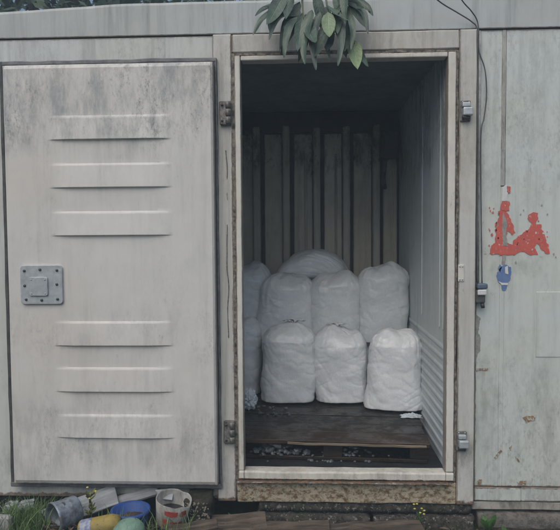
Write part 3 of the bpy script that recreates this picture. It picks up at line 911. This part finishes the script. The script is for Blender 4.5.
# crumpled film on the left, torn film by the right-hand bag
def film_mesh(w, d, h, seed, n=26):
    vs, fs = [], []
    for j in range(n + 1):
        for i in range(n + 1):
            u, v = i / n * 2 - 1, j / n * 2 - 1
            r = min(1, sqrt(u * u + v * v)); env = max(0, 1 - r ** 2) ** .6
            p = Vector((u * 3.2 + seed, v * 3.2, seed))
            z = h * env * (.55 + .9 * abs(noise.noise(p)) + .5 * abs(noise.noise(p * 2.3)))
            vs.append((u * w / 2 * (1 + .25 * noise.noise(p * .7)), v * d / 2 * (1 + .25 * noise.noise(p * .8 + Vector((5, 5, 5)))), z + .002))
    m = n + 1
    for j in range(n):
        for i in range(n): fs.append((j * m + i, j * m + i + 1, (j + 1) * m + i + 1, (j + 1) * m + i))
    return mesh('film', vs, fs, M['film'], False)


fx = at(251, 390, .74)
bm = bmesh.new(); bmesh.ops.create_icosphere(bm, subdivisions=4, radius=.06)
for v in bm.verts:
    n_ = v.co.normalized()
    v.co *= 1 + .5 * abs(noise.noise(n_ * 2.4 + Vector((3, 0, 0)))) + .3 * abs(noise.noise(n_ * 6)) - .2
    v.co.x *= .8; v.co.z = max(v.co.z * 1.1, -.05)
tag(link('plastic_bag', bm_mesh('film', bm, M['film']), None, (fx.x - .01, .70, PZ + .052)), 'crumpled bluish plastic bag on the pallet beside the left trim', 'plastic bag')
fx = at(411, 412, .56)
tag(link('plastic_scrap', film_mesh(.12, .07, .014, 5), None, (fx.x, .555, PZ + .001)), 'torn scrap of white plastic at the foot of the front right bag', 'plastic scrap')


# ================================================================== PLANTS
def leaf_uv(me, rows):
    uv = me.uv_layers.new(name='UVMap')
    for l in me.loops:
        r, k = divmod(l.vertex_index, 5); uv.data[l.index].uv = (k / 4, r / (rows - 1))
    return me


def leaf_mesh(name, wid, curl, fold, mat, seed, n=8):
    """unit-long leaf along -Z, face to -Y, folded on the midrib, arching"""
    vs, fs = [], []
    for i in range(n + 1):
        t = i / n
        w = wid * (sin(pi * min(1, t ** .8)) ** .8) * (1 - .25 * t) + .004
        ang = curl * t
        z = -sin(ang) / curl if abs(curl) > 1e-3 else -t
        y = -(1 - cos(ang)) / curl if abs(curl) > 1e-3 else 0
        wav = .03 * noise.noise(Vector((t * 4, seed, 0)))
        for s in (-1, -.5, 0, .5, 1):
            vs.append((s * w / 2, y - fold * abs(s) * w + wav * abs(s) + .012 * s * sin(t * 11 + seed) * abs(s), z))
    for i in range(n):
        for k in range(4): fs.append((i * 5 + k, i * 5 + k + 1, (i + 1) * 5 + k + 1, (i + 1) * 5 + k))
    return leaf_uv(mesh(name, vs, fs, mat, True), n + 1)


LM = [leaf_mesh('leaf', w, c, f, M['leaf'], i) for i, (w, c, f) in enumerate(((.28, .5, .12), (.24, .9, .18), (.32, .3, .1), (.26, -.5, .15)))]
LP = [leaf_mesh('leaf', w, c, f, M['leaf_pale'], i + 9) for i, (w, c, f) in enumerate(((.42, .4, .1), (.40, .6, .12)))]
LA = [leaf_mesh('leaf', .26, 1.7, .12, M['leaf'], 20), leaf_mesh('leaf', .24, 2.0, .12, M['leaf'], 21)]
pr = at(312, -6, .05)
plant = thing('overhanging_plant', 'broad-leaved green plant hanging over the container roof above the doorway', 'plant', (pr.x, .1, 2.515))


def place_leaf(parent, me, base, tip, roll, wscale=1.0, name='leaf', normal=Vector((0, -1, 0))):
    d = tip - base; L = d.length; zax = -d.normalized()
    yax = -normal; xax = yax.cross(zax).normalized(); yax = zax.cross(xax)
    m = Matrix((xax, yax, zax)).transposed() @ Matrix.Rotation(roll, 3, 'Z')
    o = bpy.data.objects.new(name, me); COL.objects.link(o); o.parent = parent
    o.location = base - WORG[parent]; o.rotation_euler = m.to_euler(); o.scale = (L * wscale, L, L)
    WORG[o] = base
    return o


stems = []
for pts in (((300, -16, .06), (302, -4, -.08), (303, 12, -.16), (306, 26, -.17)), ((325, -18, .08), (326, -2, -.1), (328, 16, -.18), (326, 34, -.18)),
            ((342, -16, .06), (347, -3, -.1), (352, 20, -.17), (354, 44, -.17)), ((288, -14, .06), (290, -2, -.06), (286, 10, -.13)), ((350, -18, .06), (362, -4, -.06), (366, 8, -.12))):
    P = spline([at(*p) for p in pts], 6); stems.append(P)
    link('stem', tube_mesh('stem', P, [.006 - .003 * i / len(P) for i in range(len(P))], M['stem'], 6), plant)


def spine_leaf(pts, w, mat, tilt=.35, seed=0):
    """a long strap-like leaf that droops in an arc along the given points"""
    P = spline(pts, 5); n = len(P); vs, fs = [], []
    for i, p in enumerate(P):
        t = i / (n - 1); tg = (P[min(i + 1, n - 1)] - P[max(i - 1, 0)]).normalized()
        sd = tg.cross(Vector((0, -1, tilt))).normalized(); nr = sd.cross(tg)
        ww = w * (sin(pi * min(1, t ** .75 * .98 + .01)) ** .7) * (1 - .2 * t) + .001
        for k in (-1, -.5, 0, .5, 1):
            vs.append(p + sd * k * ww / 2 + nr * abs(k) * ww * .16 * (1 if seed % 2 else -1) + Vector((0, .003 * sin(t * 13 + seed) * k, 0)))
    for i in range(n - 1):
        for k in range(4): fs.append((i * 5 + k, i * 5 + k + 1, (i + 1) * 5 + k + 1, (i + 1) * 5 + k))
    return link('leaf', leaf_uv(mesh('leaf', vs, fs, mat, True), n), plant)


for i, (pts, Y, w) in enumerate(((((292, 14), (276, 11), (262, 18), (253, 35)), -.17, .045), (((297, 16), (284, 15), (275, 23), (269, 40)), -.19, .045), (((294, 2), (276, 3), (263, 8), (255, 16)), -.14, .045),
                                 (((340, 2), (354, 4), (364, 14), (368, 34)), -.18, .05), (((335, -4), (352, -2), (366, 4), (373, 16)), -.15, .05), (((300, 18), (291, 24), (286, 40), (284, 58)), -.2, .05),
                                 (((312, 10), (306, 26), (303, 44), (305, 64)), -.22, .06), (((334, 8), (340, 24), (341, 44), (338, 66)), -.21, .055), (((320, 12), (314, 28), (313, 46), (316, 70)), -.2, .055),
                                 (((346, 10), (351, 20), (353, 34), (351, 50)), -.2, .04), (((284, 4), (274, 10), (270, 22), (271, 34)), -.13, .04))):
    spine_leaf([at(a, b, Y + .05 * (1 - k / 3) - .03 * k / 3) for k, (a, b) in enumerate(pts)], w * .8, M['leaf'], .3 + .25 * (i % 3), i)
rl = random.Random(5)
leaves = [(rl.uniform(284, 350), rl.uniform(-14, 14), 0, 0, rl.uniform(-.2, -.1), 'r', rl.uniform(.9, 1.2)) for _ in range(6)]
leaves = [(a, b, a + (a - 317) * .45 + rl.uniform(-12, 12), b + rl.uniform(26, 42), Y, 'n', w) for (a, b, _, _, Y, _, w) in leaves]
leaves += [  # base px, tip px, Y, kind, width factor
    (292, 4, 262, 12, -.12, 'n', .7), (300, 8, 279, 52, -.17, 'n', 1), (303, 12, 296, 58, -.19, 'n', 1),
    (306, 14, 312, 64, -.16, 'n', 1.1), (300, 2, 284, 34, -.14, 'n', 1), (328, 12, 329, 44, -.22, 'p', 1.15), (326, 4, 346, 30, -.18, 'n', .9),
    (345, 0, 369, 16, -.16, 'n', .9), (350, 2, 366, 32, -.17, 'n', .8), (348, 6, 351, 40, -.15, 'n', .9), (354, 40, 357, 74, -.18, 'p', 1.0), (357, 44, 370, 80, -.16, 'n', .6),
    (338, 16, 343, 62, -.14, 'n', .9), (292, 10, 276, 46, -.15, 'n', .8), (327, 22, 316, 66, -.15, 'n', 1),
    (305, -8, 280, 6, -.14, 'n', 1), (335, -8, 358, 2, -.16, 'n', 1), (296, -6, 272, 20, -.13, 'n', .9), (340, 4, 336, 40, -.19, 'n', .9),
    (332, 26, 331, 64, -.13, 'n', .9), (352, 30, 346, 56, -.16, 'n', .8), (308, 20, 302, 60, -.14, 'n', 1), (323, 30, 324, 68, -.12, 'n', .9),
    (360, -4, 370, 22, -.14, 'n', .8), (290, -8, 286, 24, -.16, 'n', 1), (345, -10, 342, 18, -.18, 'n', 1)]
for i, (a, b, c, d, Y, k, wf) in enumerate(leaves):
    me = LP[i % 2] if k == 'p' else LA[i % 2] if k == 'a' else LM[i % 4]
    p, t = at(a, b, Y + .03), at(c, d, Y - .02 + random.uniform(-.03, .03))
    nrm = Vector((random.uniform(-.5, .5), -1, random.uniform(.1, .8))).normalized()
    if k == 'a': nrm = Vector((-.7, -.35, .8)).normalized()
    place_leaf(plant, me, p, t, random.uniform(-.5, .5) if k != 'p' else 0, wf, normal=nrm if k != 'p' else Vector((0, -1, .35)).normalized())


# weeds at the wall foot
def weed(name, label, base, n, L, spread, mat, wid, group=None, stemh=.05, flowers=0, cat='plant'):
    t = thing(name, label, cat, base, group)
    ms = [leaf_mesh('leaf', wid, .9, .12, mat, 40 + k) for k in range(2)]
    top = base + Vector((0, 0, stemh))
    link('stem', tube_mesh('stem', [base - Vector((0, 0, .01)), base + Vector((.004, 0, stemh * .5)), top], [.003, .0025, .0015], M['stem'], 6), t)
    for i in range(n):
        a = 2.4 * i + random.uniform(-.3, .3)
        b = base.lerp(top, random.uniform(.35, 1))
        l = L * random.uniform(.7, 1.2)
        d = Vector((cos(a) * spread, sin(a) * spread - .15, random.uniform(.2, 1.))).normalized()
        place_leaf(t, ms[i % 2], b, b + d * l, random.uniform(-.4, .4), 1, normal=Vector((cos(a) * -.4, -.5, 1)).normalized())
    for i in range(flowers):
        a = 2.4 * i
        p = top + Vector((cos(a) * .025, sin(a) * .02, random.uniform(-.02, .03)))
        fm = lathe_mesh('f', [(0, .004), (.005, .003), (.007, 0), (0, -.002)], M['petal'], 7)
        link('flower', fm, t, p)
    return t


gz = lambda x, y: gh(x, y)


def on(px, Y):
    x = at(px, 520, Y).x
    return Vector((x, Y, gh(x, Y)))


weed('weed', 'bright green leafy weed at the foot of the right wall', on(488, -.09), 12, .075, .9, M['leaf_weed'], .5, stemh=.055)
weed('weed', 'small dark leafy weed at the bottom right edge beside the bright weed', on(505, -.10), 7, .04, 1, M['leaf_weed'], .5, stemh=.02)
weed('flowering_weed', 'slender weed with tiny yellow flowers in front of the mossy block', on(419, -.07), 9, .04, .8, M['leaf_weed'], .4, stemh=.10, flowers=7)
weed('yellowing_weed', 'yellowing weed growing between the grey boards and the rusty can', on(91, -.2), 30, .04, 1.3, M['leaf_yellow'], .32, stemh=.15, flowers=4)
weed('weed', 'low green weed in the dark gap left of the mossy block', on(232, -.02), 9, .04, 1, M['leaf_weed'], .4, stemh=.03)

# grass, uncountable: tufts along the foot of the wall, thick on the left
gv, gf = [], []


def blade(x, y, L, w):
    z = gh(x, y) - .004; a = random.uniform(0, 2 * pi); bend = random.uniform(.1, .8) * L
    b0 = len(gv); dx, dy = cos(a), sin(a); ra = random.uniform(0, pi); rx, ry = cos(ra), sin(ra)
    for k in range(5):
        t = k / 4; ww = w * (1 - t) ** .7 / 2
        px, py, pz = x + dx * bend * t * t, y + dy * bend * t * t, z + L * t * (1 - .3 * t * bend / L)
        gv.append((px - rx * ww, py - ry * ww, pz)); gv.append((px + rx * ww, py + ry * ww, pz))
    for k in range(4): gf.append((b0 + 2 * k, b0 + 2 * k + 1, b0 + 2 * k + 3, b0 + 2 * k + 2))


for _ in range(900):
    x = at(random.gauss(26, 14), 515, -.2).x; blade(x, random.uniform(-.42, -.06), random.uniform(.06, .17), random.uniform(.003, .007))
for _ in range(160):
    x = at(random.uniform(96, 190), 515, -.3).x; blade(x, random.uniform(-.40, -.22), random.uniform(.05, .14), random.uniform(.003, .006))
for _ in range(260):
    x = random.uniform(-.4, 2.); blade(x, random.uniform(-.3, -.05), random.uniform(.02, .05), random.uniform(.002, .004))
for _ in range(900):
    x = random.uniform(-4, 4); blade(x, random.uniform(-1.6, -.45), random.uniform(.02, .07), random.uniform(.002, .005))
for _ in range(200):
    x = random.uniform(-2.4, -1.35); blade(x, random.uniform(-.5, -.05), random.uniform(.06, .16), random.uniform(.003, .006))
tag(link('grass', mesh('grass', gv, gf, M['grass'])), 'green grass tufts along the foot of the container', 'grass', kind='stuff')


# trees behind the container (a strip shows over the roof)
def tree(x, y, h, label, seed, nleaf=5200, rx=2.2, rz=2.4):
    t = thing('tree', label, 'tree', (x, y, -.03), 'trees behind the container')
    rnd = random.Random(seed)
    P = [Vector((x, y, -.05)), Vector((x + .1, y, h * .25)), Vector((x - .05, y + .1, h * .5)), Vector((x + .1, y, h * .8))]
    link('trunk', tube_mesh('trunk', spline(P, 5), [.17 - .12 * i / 15 for i in range(16)], M['bark'], 10), t)
    ends = []
    for k in range(11):
        a = k * 2.4; z0 = h * (.3 + .45 * k / 11)
        b = Vector((x + .05, y, z0)); e = b + Vector((cos(a) * rx * .75, sin(a) * rx * .75, rz * (.25 + .3 * rnd.random())))
        link('limb', tube_mesh('limb', spline([b, b.lerp(e, .5) + Vector((0, 0, .12)), e], 4), [.06 - .045 * i / 8 for i in range(9)], M['bark'], 6), t)
        ends += [e, b.lerp(e, .6)]
    ends += [Vector((x + rnd.gauss(0, .5), y + rnd.gauss(0, .5), h * .85)) for _ in range(5)]
    vs, fs = [], []
    for i in range(nleaf):
        c = rnd.choice(ends); p = c + Vector((rnd.gauss(0, .42), rnd.gauss(0, .42), rnd.gauss(0, .34)))
        d = Vector((rnd.gauss(0, 1), rnd.gauss(0, 1), rnd.gauss(-.4, .7))).normalized(); u = d.orthogonal().normalized()
        L = rnd.uniform(.10, .2); w = L * .22; b0 = len(vs)
        vs += [p, p + d * L * .5 + u * w, p + d * L, p + d * L * .5 - u * w]; fs.append((b0, b0 + 1, b0 + 2, b0 + 3))
    link('crown', mesh('crown', vs, fs, M['crown']), t)


tree(-3.4, 4.6, 5.2, 'dark leafy tree behind the left end of the container roof', 1)
tree(-1.6, 5.4, 5.6, 'dark leafy tree behind the container roof, left of the hanging plant', 2)
tree(-5.2, 5.6, 5.4, 'dark leafy tree just showing at the top left corner', 3)
tree(.6, 5.2, 5.2, 'dark leafy tree hidden behind the roof and the hanging plant', 4)

# ================================================================== LITTER ON THE LEFT
# dented can lying on its side, open end to the viewer
cp = at(53, 519, -.27)
can = thing('metal_can', 'dented grey metal can lying on its side in the grass', 'can', cp)
cm = lathe_mesh('can', [(0, .12), (.06, .12), (.068, .115), (.07, .11), (.069, .08), (.071, .075), (.069, .07), (.069, .02), (.073, .012), (.073, .0), (.068, .0), (.066, .01), (.064, .10), (0, .105)],
                plain('dull_tinplate', (.25, .30, .36), .45, .3, c2=(.08, .08, .085), scale=25, bump=.003), 32, wob=.06, seed=2)
axis = Vector((.66, .74, .03)).normalized()
cm.transform(axis.to_track_quat('Z', 'Y').to_matrix().to_4x4())
link('can_body', cm, can, cp)
pm = lathe_mesh('lug', [(0, .004), (.014, .003), (.016, 0)], M['rivet'], 12)
pm.transform(Matrix.Rotation(radians(40), 4, 'X'))
link('handle_lug', pm, can, cp + axis * .06 + Vector((0, -.035, .058)))


# weathered boards leaning in the heap
def plank(name, a, b, w, th, mat, label, roll=0., cat='board', notch=0., jit=.004):
    d = b - a; L = d.length; X = d.normalized(); Zu = Vector((0, 0, 1)); Y = Zu.cross(X).normalized(); Z = X.cross(Y)
    bm = box_bm(0, L, -w / 2, w / 2, -th / 2, th / 2, .002, 1, jit, 24, int(L * 1000) % 50)
    if notch:
        for v in bm.verts:
            if v.co.x > L - .001: v.co.x -= notch * (v.co.y / w + .5)
    o = link(name, bm_mesh(name, bm, mat), None, a)
    m = Matrix((X, Y, Z)).transposed() @ Matrix.Rotation(roll, 3, 'X'); o.rotation_euler = m.to_euler()
    return tag(o, label, cat)


plank('grey_board', at(34, 524, -.20), at(117, 494, -.07), .11, .012, M['board'], 'wide grey board leaning behind the metal can under the open door', radians(35), notch=.05)
plank('grey_board', at(84, 511, -.085), at(158, 490, -.045), .055, .014, M['board'], 'narrow pale grey board leaning behind the blue tub', radians(30))
# blue tub
tp = at(130, 512, -.2)
tbp = Vector((tp.x, -.19, gh(tp.x, -.19) - .005))
tub = thing('blue_tub', 'round bright blue plastic tub sitting in the litter', 'tub', tbp)
bl = worn('blue_plastic', (.015, .07, .30), (.02, .06, .2), (.05, .045, .04), .56)
h_ = at(128, 508.5, -.19).z - tbp.z
link('tub_body', lathe_mesh('tub', [(0, 0), (.07, 0), (.075, .005), (.084, h_ - .03), (.083, h_ - .004), (.079, h_ - .004), (.07, .008), (0, .008)], bl, 36, wob=.015), tub, tbp)
link('tub_rim', lathe_mesh('rim', [(.082, h_ - .02), (.091, h_ - .02), (.093, h_ - .010), (.091, h_), (.085, h_ + .001), (.079, h_ - .003)], bl, 36, wob=.01), tub, tbp)
for k in range(5):
    a = k * 1.3; chunkp = (tbp.x + .012 + .03 * cos(a), tbp.y + .03 * sin(a), tbp.z + h_ - .05)
# red-brown scraps heaped inside the tub
sm = bmesh.new(); bmesh.ops.create_icosphere(sm, subdivisions=3, radius=.066)
for v in sm.verts:
    v.co.z *= .5; v.co *= 1 + .25 * noise.noise(v.co * 40)
    v.co.z = max(v.co.z, -.02)
tag(link('leaf_litter', bm_mesh('lit', sm, plain('dark_litter', (.02, .022, .03), .8, c2=(.11, .06, .05), scale=60), True), None, tbp + Vector((0, 0, h_ - .06))), 'dark dead-leaf litter filling the blue tub', 'litter')
# yellow bottle lying down, white and blue label
yp = at(80, 531, -.33); ax2 = Vector((.95, .08, .2)).normalized()
yb = thing('yellow_bottle', 'yellow plastic bottle with white and blue label lying beside the can', 'bottle', yp)
ym = worn('yellow_plastic', (.32, .24, .05), (.22, .17, .05), (.06, .05, .04), .56); ylab = plain('white_label', (.40, .42, .44), .5, c2=(.06, .10, .26), scale=45)
q0 = ax2.to_track_quat('Z', 'Y').to_matrix().to_4x4()
m_ = lathe_mesh('yb', [(0, .0), (.034, 0), (.042, .006), (.0435, .015), (.0435, .125), (.042, .15), (.032, .18), (.0, .186)], ym, 28, wob=.03); m_.transform(q0); link('bottle_body', m_, yb, yp)
m_ = lathe_mesh('yl', [(.0438, .012), (.0446, .013), (.0446, .062), (.0438, .063)], ylab, 28, wob=.03); m_.transform(q0); link('bottle_label', m_, yb, yp)
# mint green jar
gp = on(129, -.34); gp.z -= .004
gh_ = at(129, 520, -.34).z - gp.z
gj = thing('green_jar', 'pale mint green rounded plastic jug in front of the blue tub', 'jug', gp)
mg = worn('mint_plastic', (.18, .31, .24), (.13, .22, .17), (.06, .055, .045), .56)
link('jug_body', lathe_mesh('jar', [(0, 0), (.06, 0), (.068, .008), (.07, gh_ * .5), (.066, gh_ - .03), (.05, gh_ - .012), (.03, gh_ - .002), (0, gh_)], mg, 28, wob=.05), gj, gp)
# white bucket with red lettering blocks, torn rim
bp = on(170, -.17); bp.z -= .004
bh = at(168, 496, -.17).z - bp.z
bk = thing('white_bucket', 'battered white bucket with flaking red print standing before the rubble', 'bucket', bp)
wb = paint('bucket_plastic', (.38, .385, .39), dirt=(.08, .075, .065), streak=.5, mildew_shade=1., zones=[(0, .3, .8)], rust=.5, grime=.8, seed=61)
r0, r1 = .066, .084
me = lathe_mesh('bucket', [(0, 0), (r0 - .004, 0), (r0, .005), (r0 + (r1 - r0) * .5, bh * .5), (r1, bh), (r1 - .003, bh + .001), (r1 - .006, bh - .004), (r0 - .006, .01), (0, .01)], wb, 36, wob=.03, seed=4)
for v in me.vertices:
    if v.co.z > bh - .02:
        v.co.z -= .022 * max(0, noise.noise(Vector((v.co.x * 16 + 2.2, v.co.y * 16, 0))) + .05)
rot = Matrix.Rotation(radians(9), 4, 'Y') @ Matrix.Rotation(radians(6), 4, 'X'); me.transform(rot)
link('bucket_body', me, bk, bp)
me = lathe_mesh('soil', [(0, bh - .06), (r1 * .6, bh - .065), (r1 - .014, bh - .07)], M['in_dark'], 20, wob=.1); me.transform(rot); link('bucket_contents', me, bk, bp)


def bucket_mark(a0, a1, t0, t1, mat, name):
    vs, fs = [], []; n = 6
    for j in range(4):
        for i in range(n + 1):
            t = t0 + (t1 - t0) * j / 3; a = a0 + (a1 - a0) * i / n
            r = (r0 + (r1 - r0) * t) * (1 + .03 * noise.noise(Vector((cos(a) * 1.3 + 4, sin(a) * 1.3, bh * t * 9)))) + .0012
            t_ = t + .07 * noise.noise(Vector((a * 14, t * 20, 1)))
            vs.append(rot @ Vector((r * cos(a), r * sin(a), bh * t_)))
    m = n + 1
    for j in range(3):
        for i in range(n): fs.append((j * m + i, j * m + i + 1, (j + 1) * m + i + 1, (j + 1) * m + i))
    link(name, mesh(name, vs, fs, mat, True), bk, bp)


rd = plain('faded_red_print', (.42, .06, .05), .55, c2=(.3, .05, .05), scale=40)
bucket_mark(radians(-105), radians(-62), .70, .86, rd, 'red_print'); bucket_mark(radians(-52), radians(-28), .66, .84, rd, 'red_print')
bucket_mark(radians(-112), radians(-92), .30, .56, rd, 'red_print'); bucket_mark(radians(-84), radians(-40), .28, .50, rd, 'red_print')
bucket_mark(radians(-58), radians(-54), .70, .82, M['white'], 'white_print')
# torn white flap caught on the bucket rim
fl = [at(155, 490, -.10), at(160, 493, -.12), at(172, 494, -.13), at(174, 489, -.09), at(172, 500, -.14), at(163, 499, -.14)]
bm = bmesh.new(); f = bm.faces.new([bm.verts.new(p) for p in (fl[0], fl[5], fl[4], fl[3])])
r = bmesh.ops.extrude_face_region(bm, geom=[f])
for g in r['geom']:
    if isinstance(g, bmesh.types.BMVert): g.co.y += .004
tag(link('plastic_offcut', bm_mesh('flap', bm, M['board'])), 'small pale offcut stuck behind the rim of the white bucket', 'offcut')
# pebbly rubble block
rb_ = at(198, 512, -.10)
rub = rough_block('rubble_block', at(186, 512, -.13).x, at(211, 512, -.13).x, -.16, -.02, -.04, at(198, 498, -.13).z, M['rubble'], 'broken lump of pebbly concrete beside the white bucket', 'rubble', .012, .014, seed=8)
peb = bmesh.new(); bmesh.ops.create_icosphere(peb, subdivisions=1, radius=1)
for v in peb.verts: v.co *= 1 + .3 * noise.noise(v.co * 2)
pme = bm_mesh('pebble', peb, M['pebble'])
rx0, rx1 = at(187, 512, -.13).x, at(210, 512, -.13).x
for k in range(170):
    o = bpy.data.objects.new('pebble', pme); COL.objects.link(o); o.parent = rub
    o.location = (random.uniform(rx0, rx1), -.163 + random.uniform(-.004, .006), random.uniform(0, at(198, 499, -.13).z - .004))
    s = random.uniform(.002, .0055); o.scale = (s * random.uniform(1, 1.8), s * .8, s); o.rotation_euler = (0, random.uniform(0, 3), 0)
# wooden offcuts along the foot of the wall
plank('wood_offcut', at(196, 526, -.16), at(268, 521, -.12), .10, .022, M['offcut'], 'pale split plank lying below the dark gap beside the rubble', radians(25), notch=.06, jit=.014)
plank('wood_offcut', at(212, 532, -.2), at(330, 527, -.14), .08, .018, M['offcut'], 'long brown plank at the bottom edge under the mossy block', radians(20), jit=.014)
plank('wood_offcut', at(322, 530, -.13), at(424, 526, -.12), .07, .016, M['offcut'], 'grey brown plank at the bottom edge left of the flowering weed', radians(15), notch=.04, jit=.014)
plank('wood_offcut', at(168, 531, -.30), at(218, 524, -.24), .06, .018, M['offcut'], 'short brown offcut in front of the pebbly rubble', radians(20), jit=.014)
# white block at the lower left corner, pale scraps in the grass
wc = at(3, 530, -.34)
box('white_block', wc.x - .14, at(10, 520, -.38).x, -.38, -.345, gh(wc.x, -.36) - .01, at(5, 516.5, -.38).z, plain('pale_foam', (.34, .33, .33), .8, var=.25, scale=16, bump=.004), None, .01, .004, 6)
tag(bpy.data.objects['white_block'], 'pale grey foam block in the lower left corner', 'block')
for (px, py, w, sd, lab) in ((24, 506, .10, 21, 'long pale scrap of torn sheeting lying in the left grass'), (11, 507, .07, 23, 'crumpled pale scrap in the grass above the foam block')):
    p = at(px, py, -.14)
    o = link('paper_scrap', film_mesh(w, .05, .03, sd, 14), None, p); o.rotation_euler = (radians(35), radians(-18), 0); o.data.materials[0] = M['board']
    tag(o, lab, 'scrap')

# ================================================================== haze volume added to veil the view and lift the darks
hz = NT('veil_haze'); hz.t.nodes.remove(hz.b)
pv = hz.t.nodes.new('ShaderNodeVolumePrincipled'); pv.inputs['Color'].default_value = (.66, .86, 1, 1); pv.inputs['Density'].default_value = HAZE
hz.t.links.new(pv.outputs[0], hz.t.nodes['Material Output'].inputs['Volume'])
hb_ = link('haze', bm_mesh('haze', box_bm(-950, 950, -950, 950, -1.1, 9, 0), hz.m))
tag(hb_, 'thin added haze veiling the whole scene', 'haze', kind='stuff')
# ------------------------------------------------------------------ dry leaves, twigs and crumbs on the heap
lv, lf = [], []
rl2 = random.Random(11)
for k in range(1500):
    if k < 900: x, y = rl2.uniform(-1.6, -.3), rl2.uniform(-.42, -.03)
    else: x, y = rl2.uniform(-.4, 1.9), rl2.uniform(-.3, -.04)
    z = gh(x, y) + rl2.uniform(.002, .012); L = rl2.uniform(.008, .028); a = rl2.uniform(0, 6.3)
    d = Vector((cos(a), sin(a), rl2.uniform(-.2, .5))).normalized() * L; u = Vector((-sin(a), cos(a), rl2.uniform(-.5, .5))) * L * rl2.uniform(.08, .35)
    p = Vector((x, y, z)); b0 = len(lv); up = Vector((0, 0, L * .2))
    lv += [p - d, p + u + up, p + d, p - u + up, p + up * .2]; lf += [(b0, b0 + 4, b0 + 1), (b0 + 1, b0 + 4, b0 + 2), (b0 + 2, b0 + 4, b0 + 3), (b0 + 3, b0 + 4, b0)]
tag(link('leaf_litter', mesh('leaf_litter', lv, lf, plain('dead_leaf', (.13, .095, .06), .8, c2=(.05, .04, .03), scale=12))), 'dead leaves and crumbs strewn along the foot of the wall', 'leaf litter', kind='stuff')
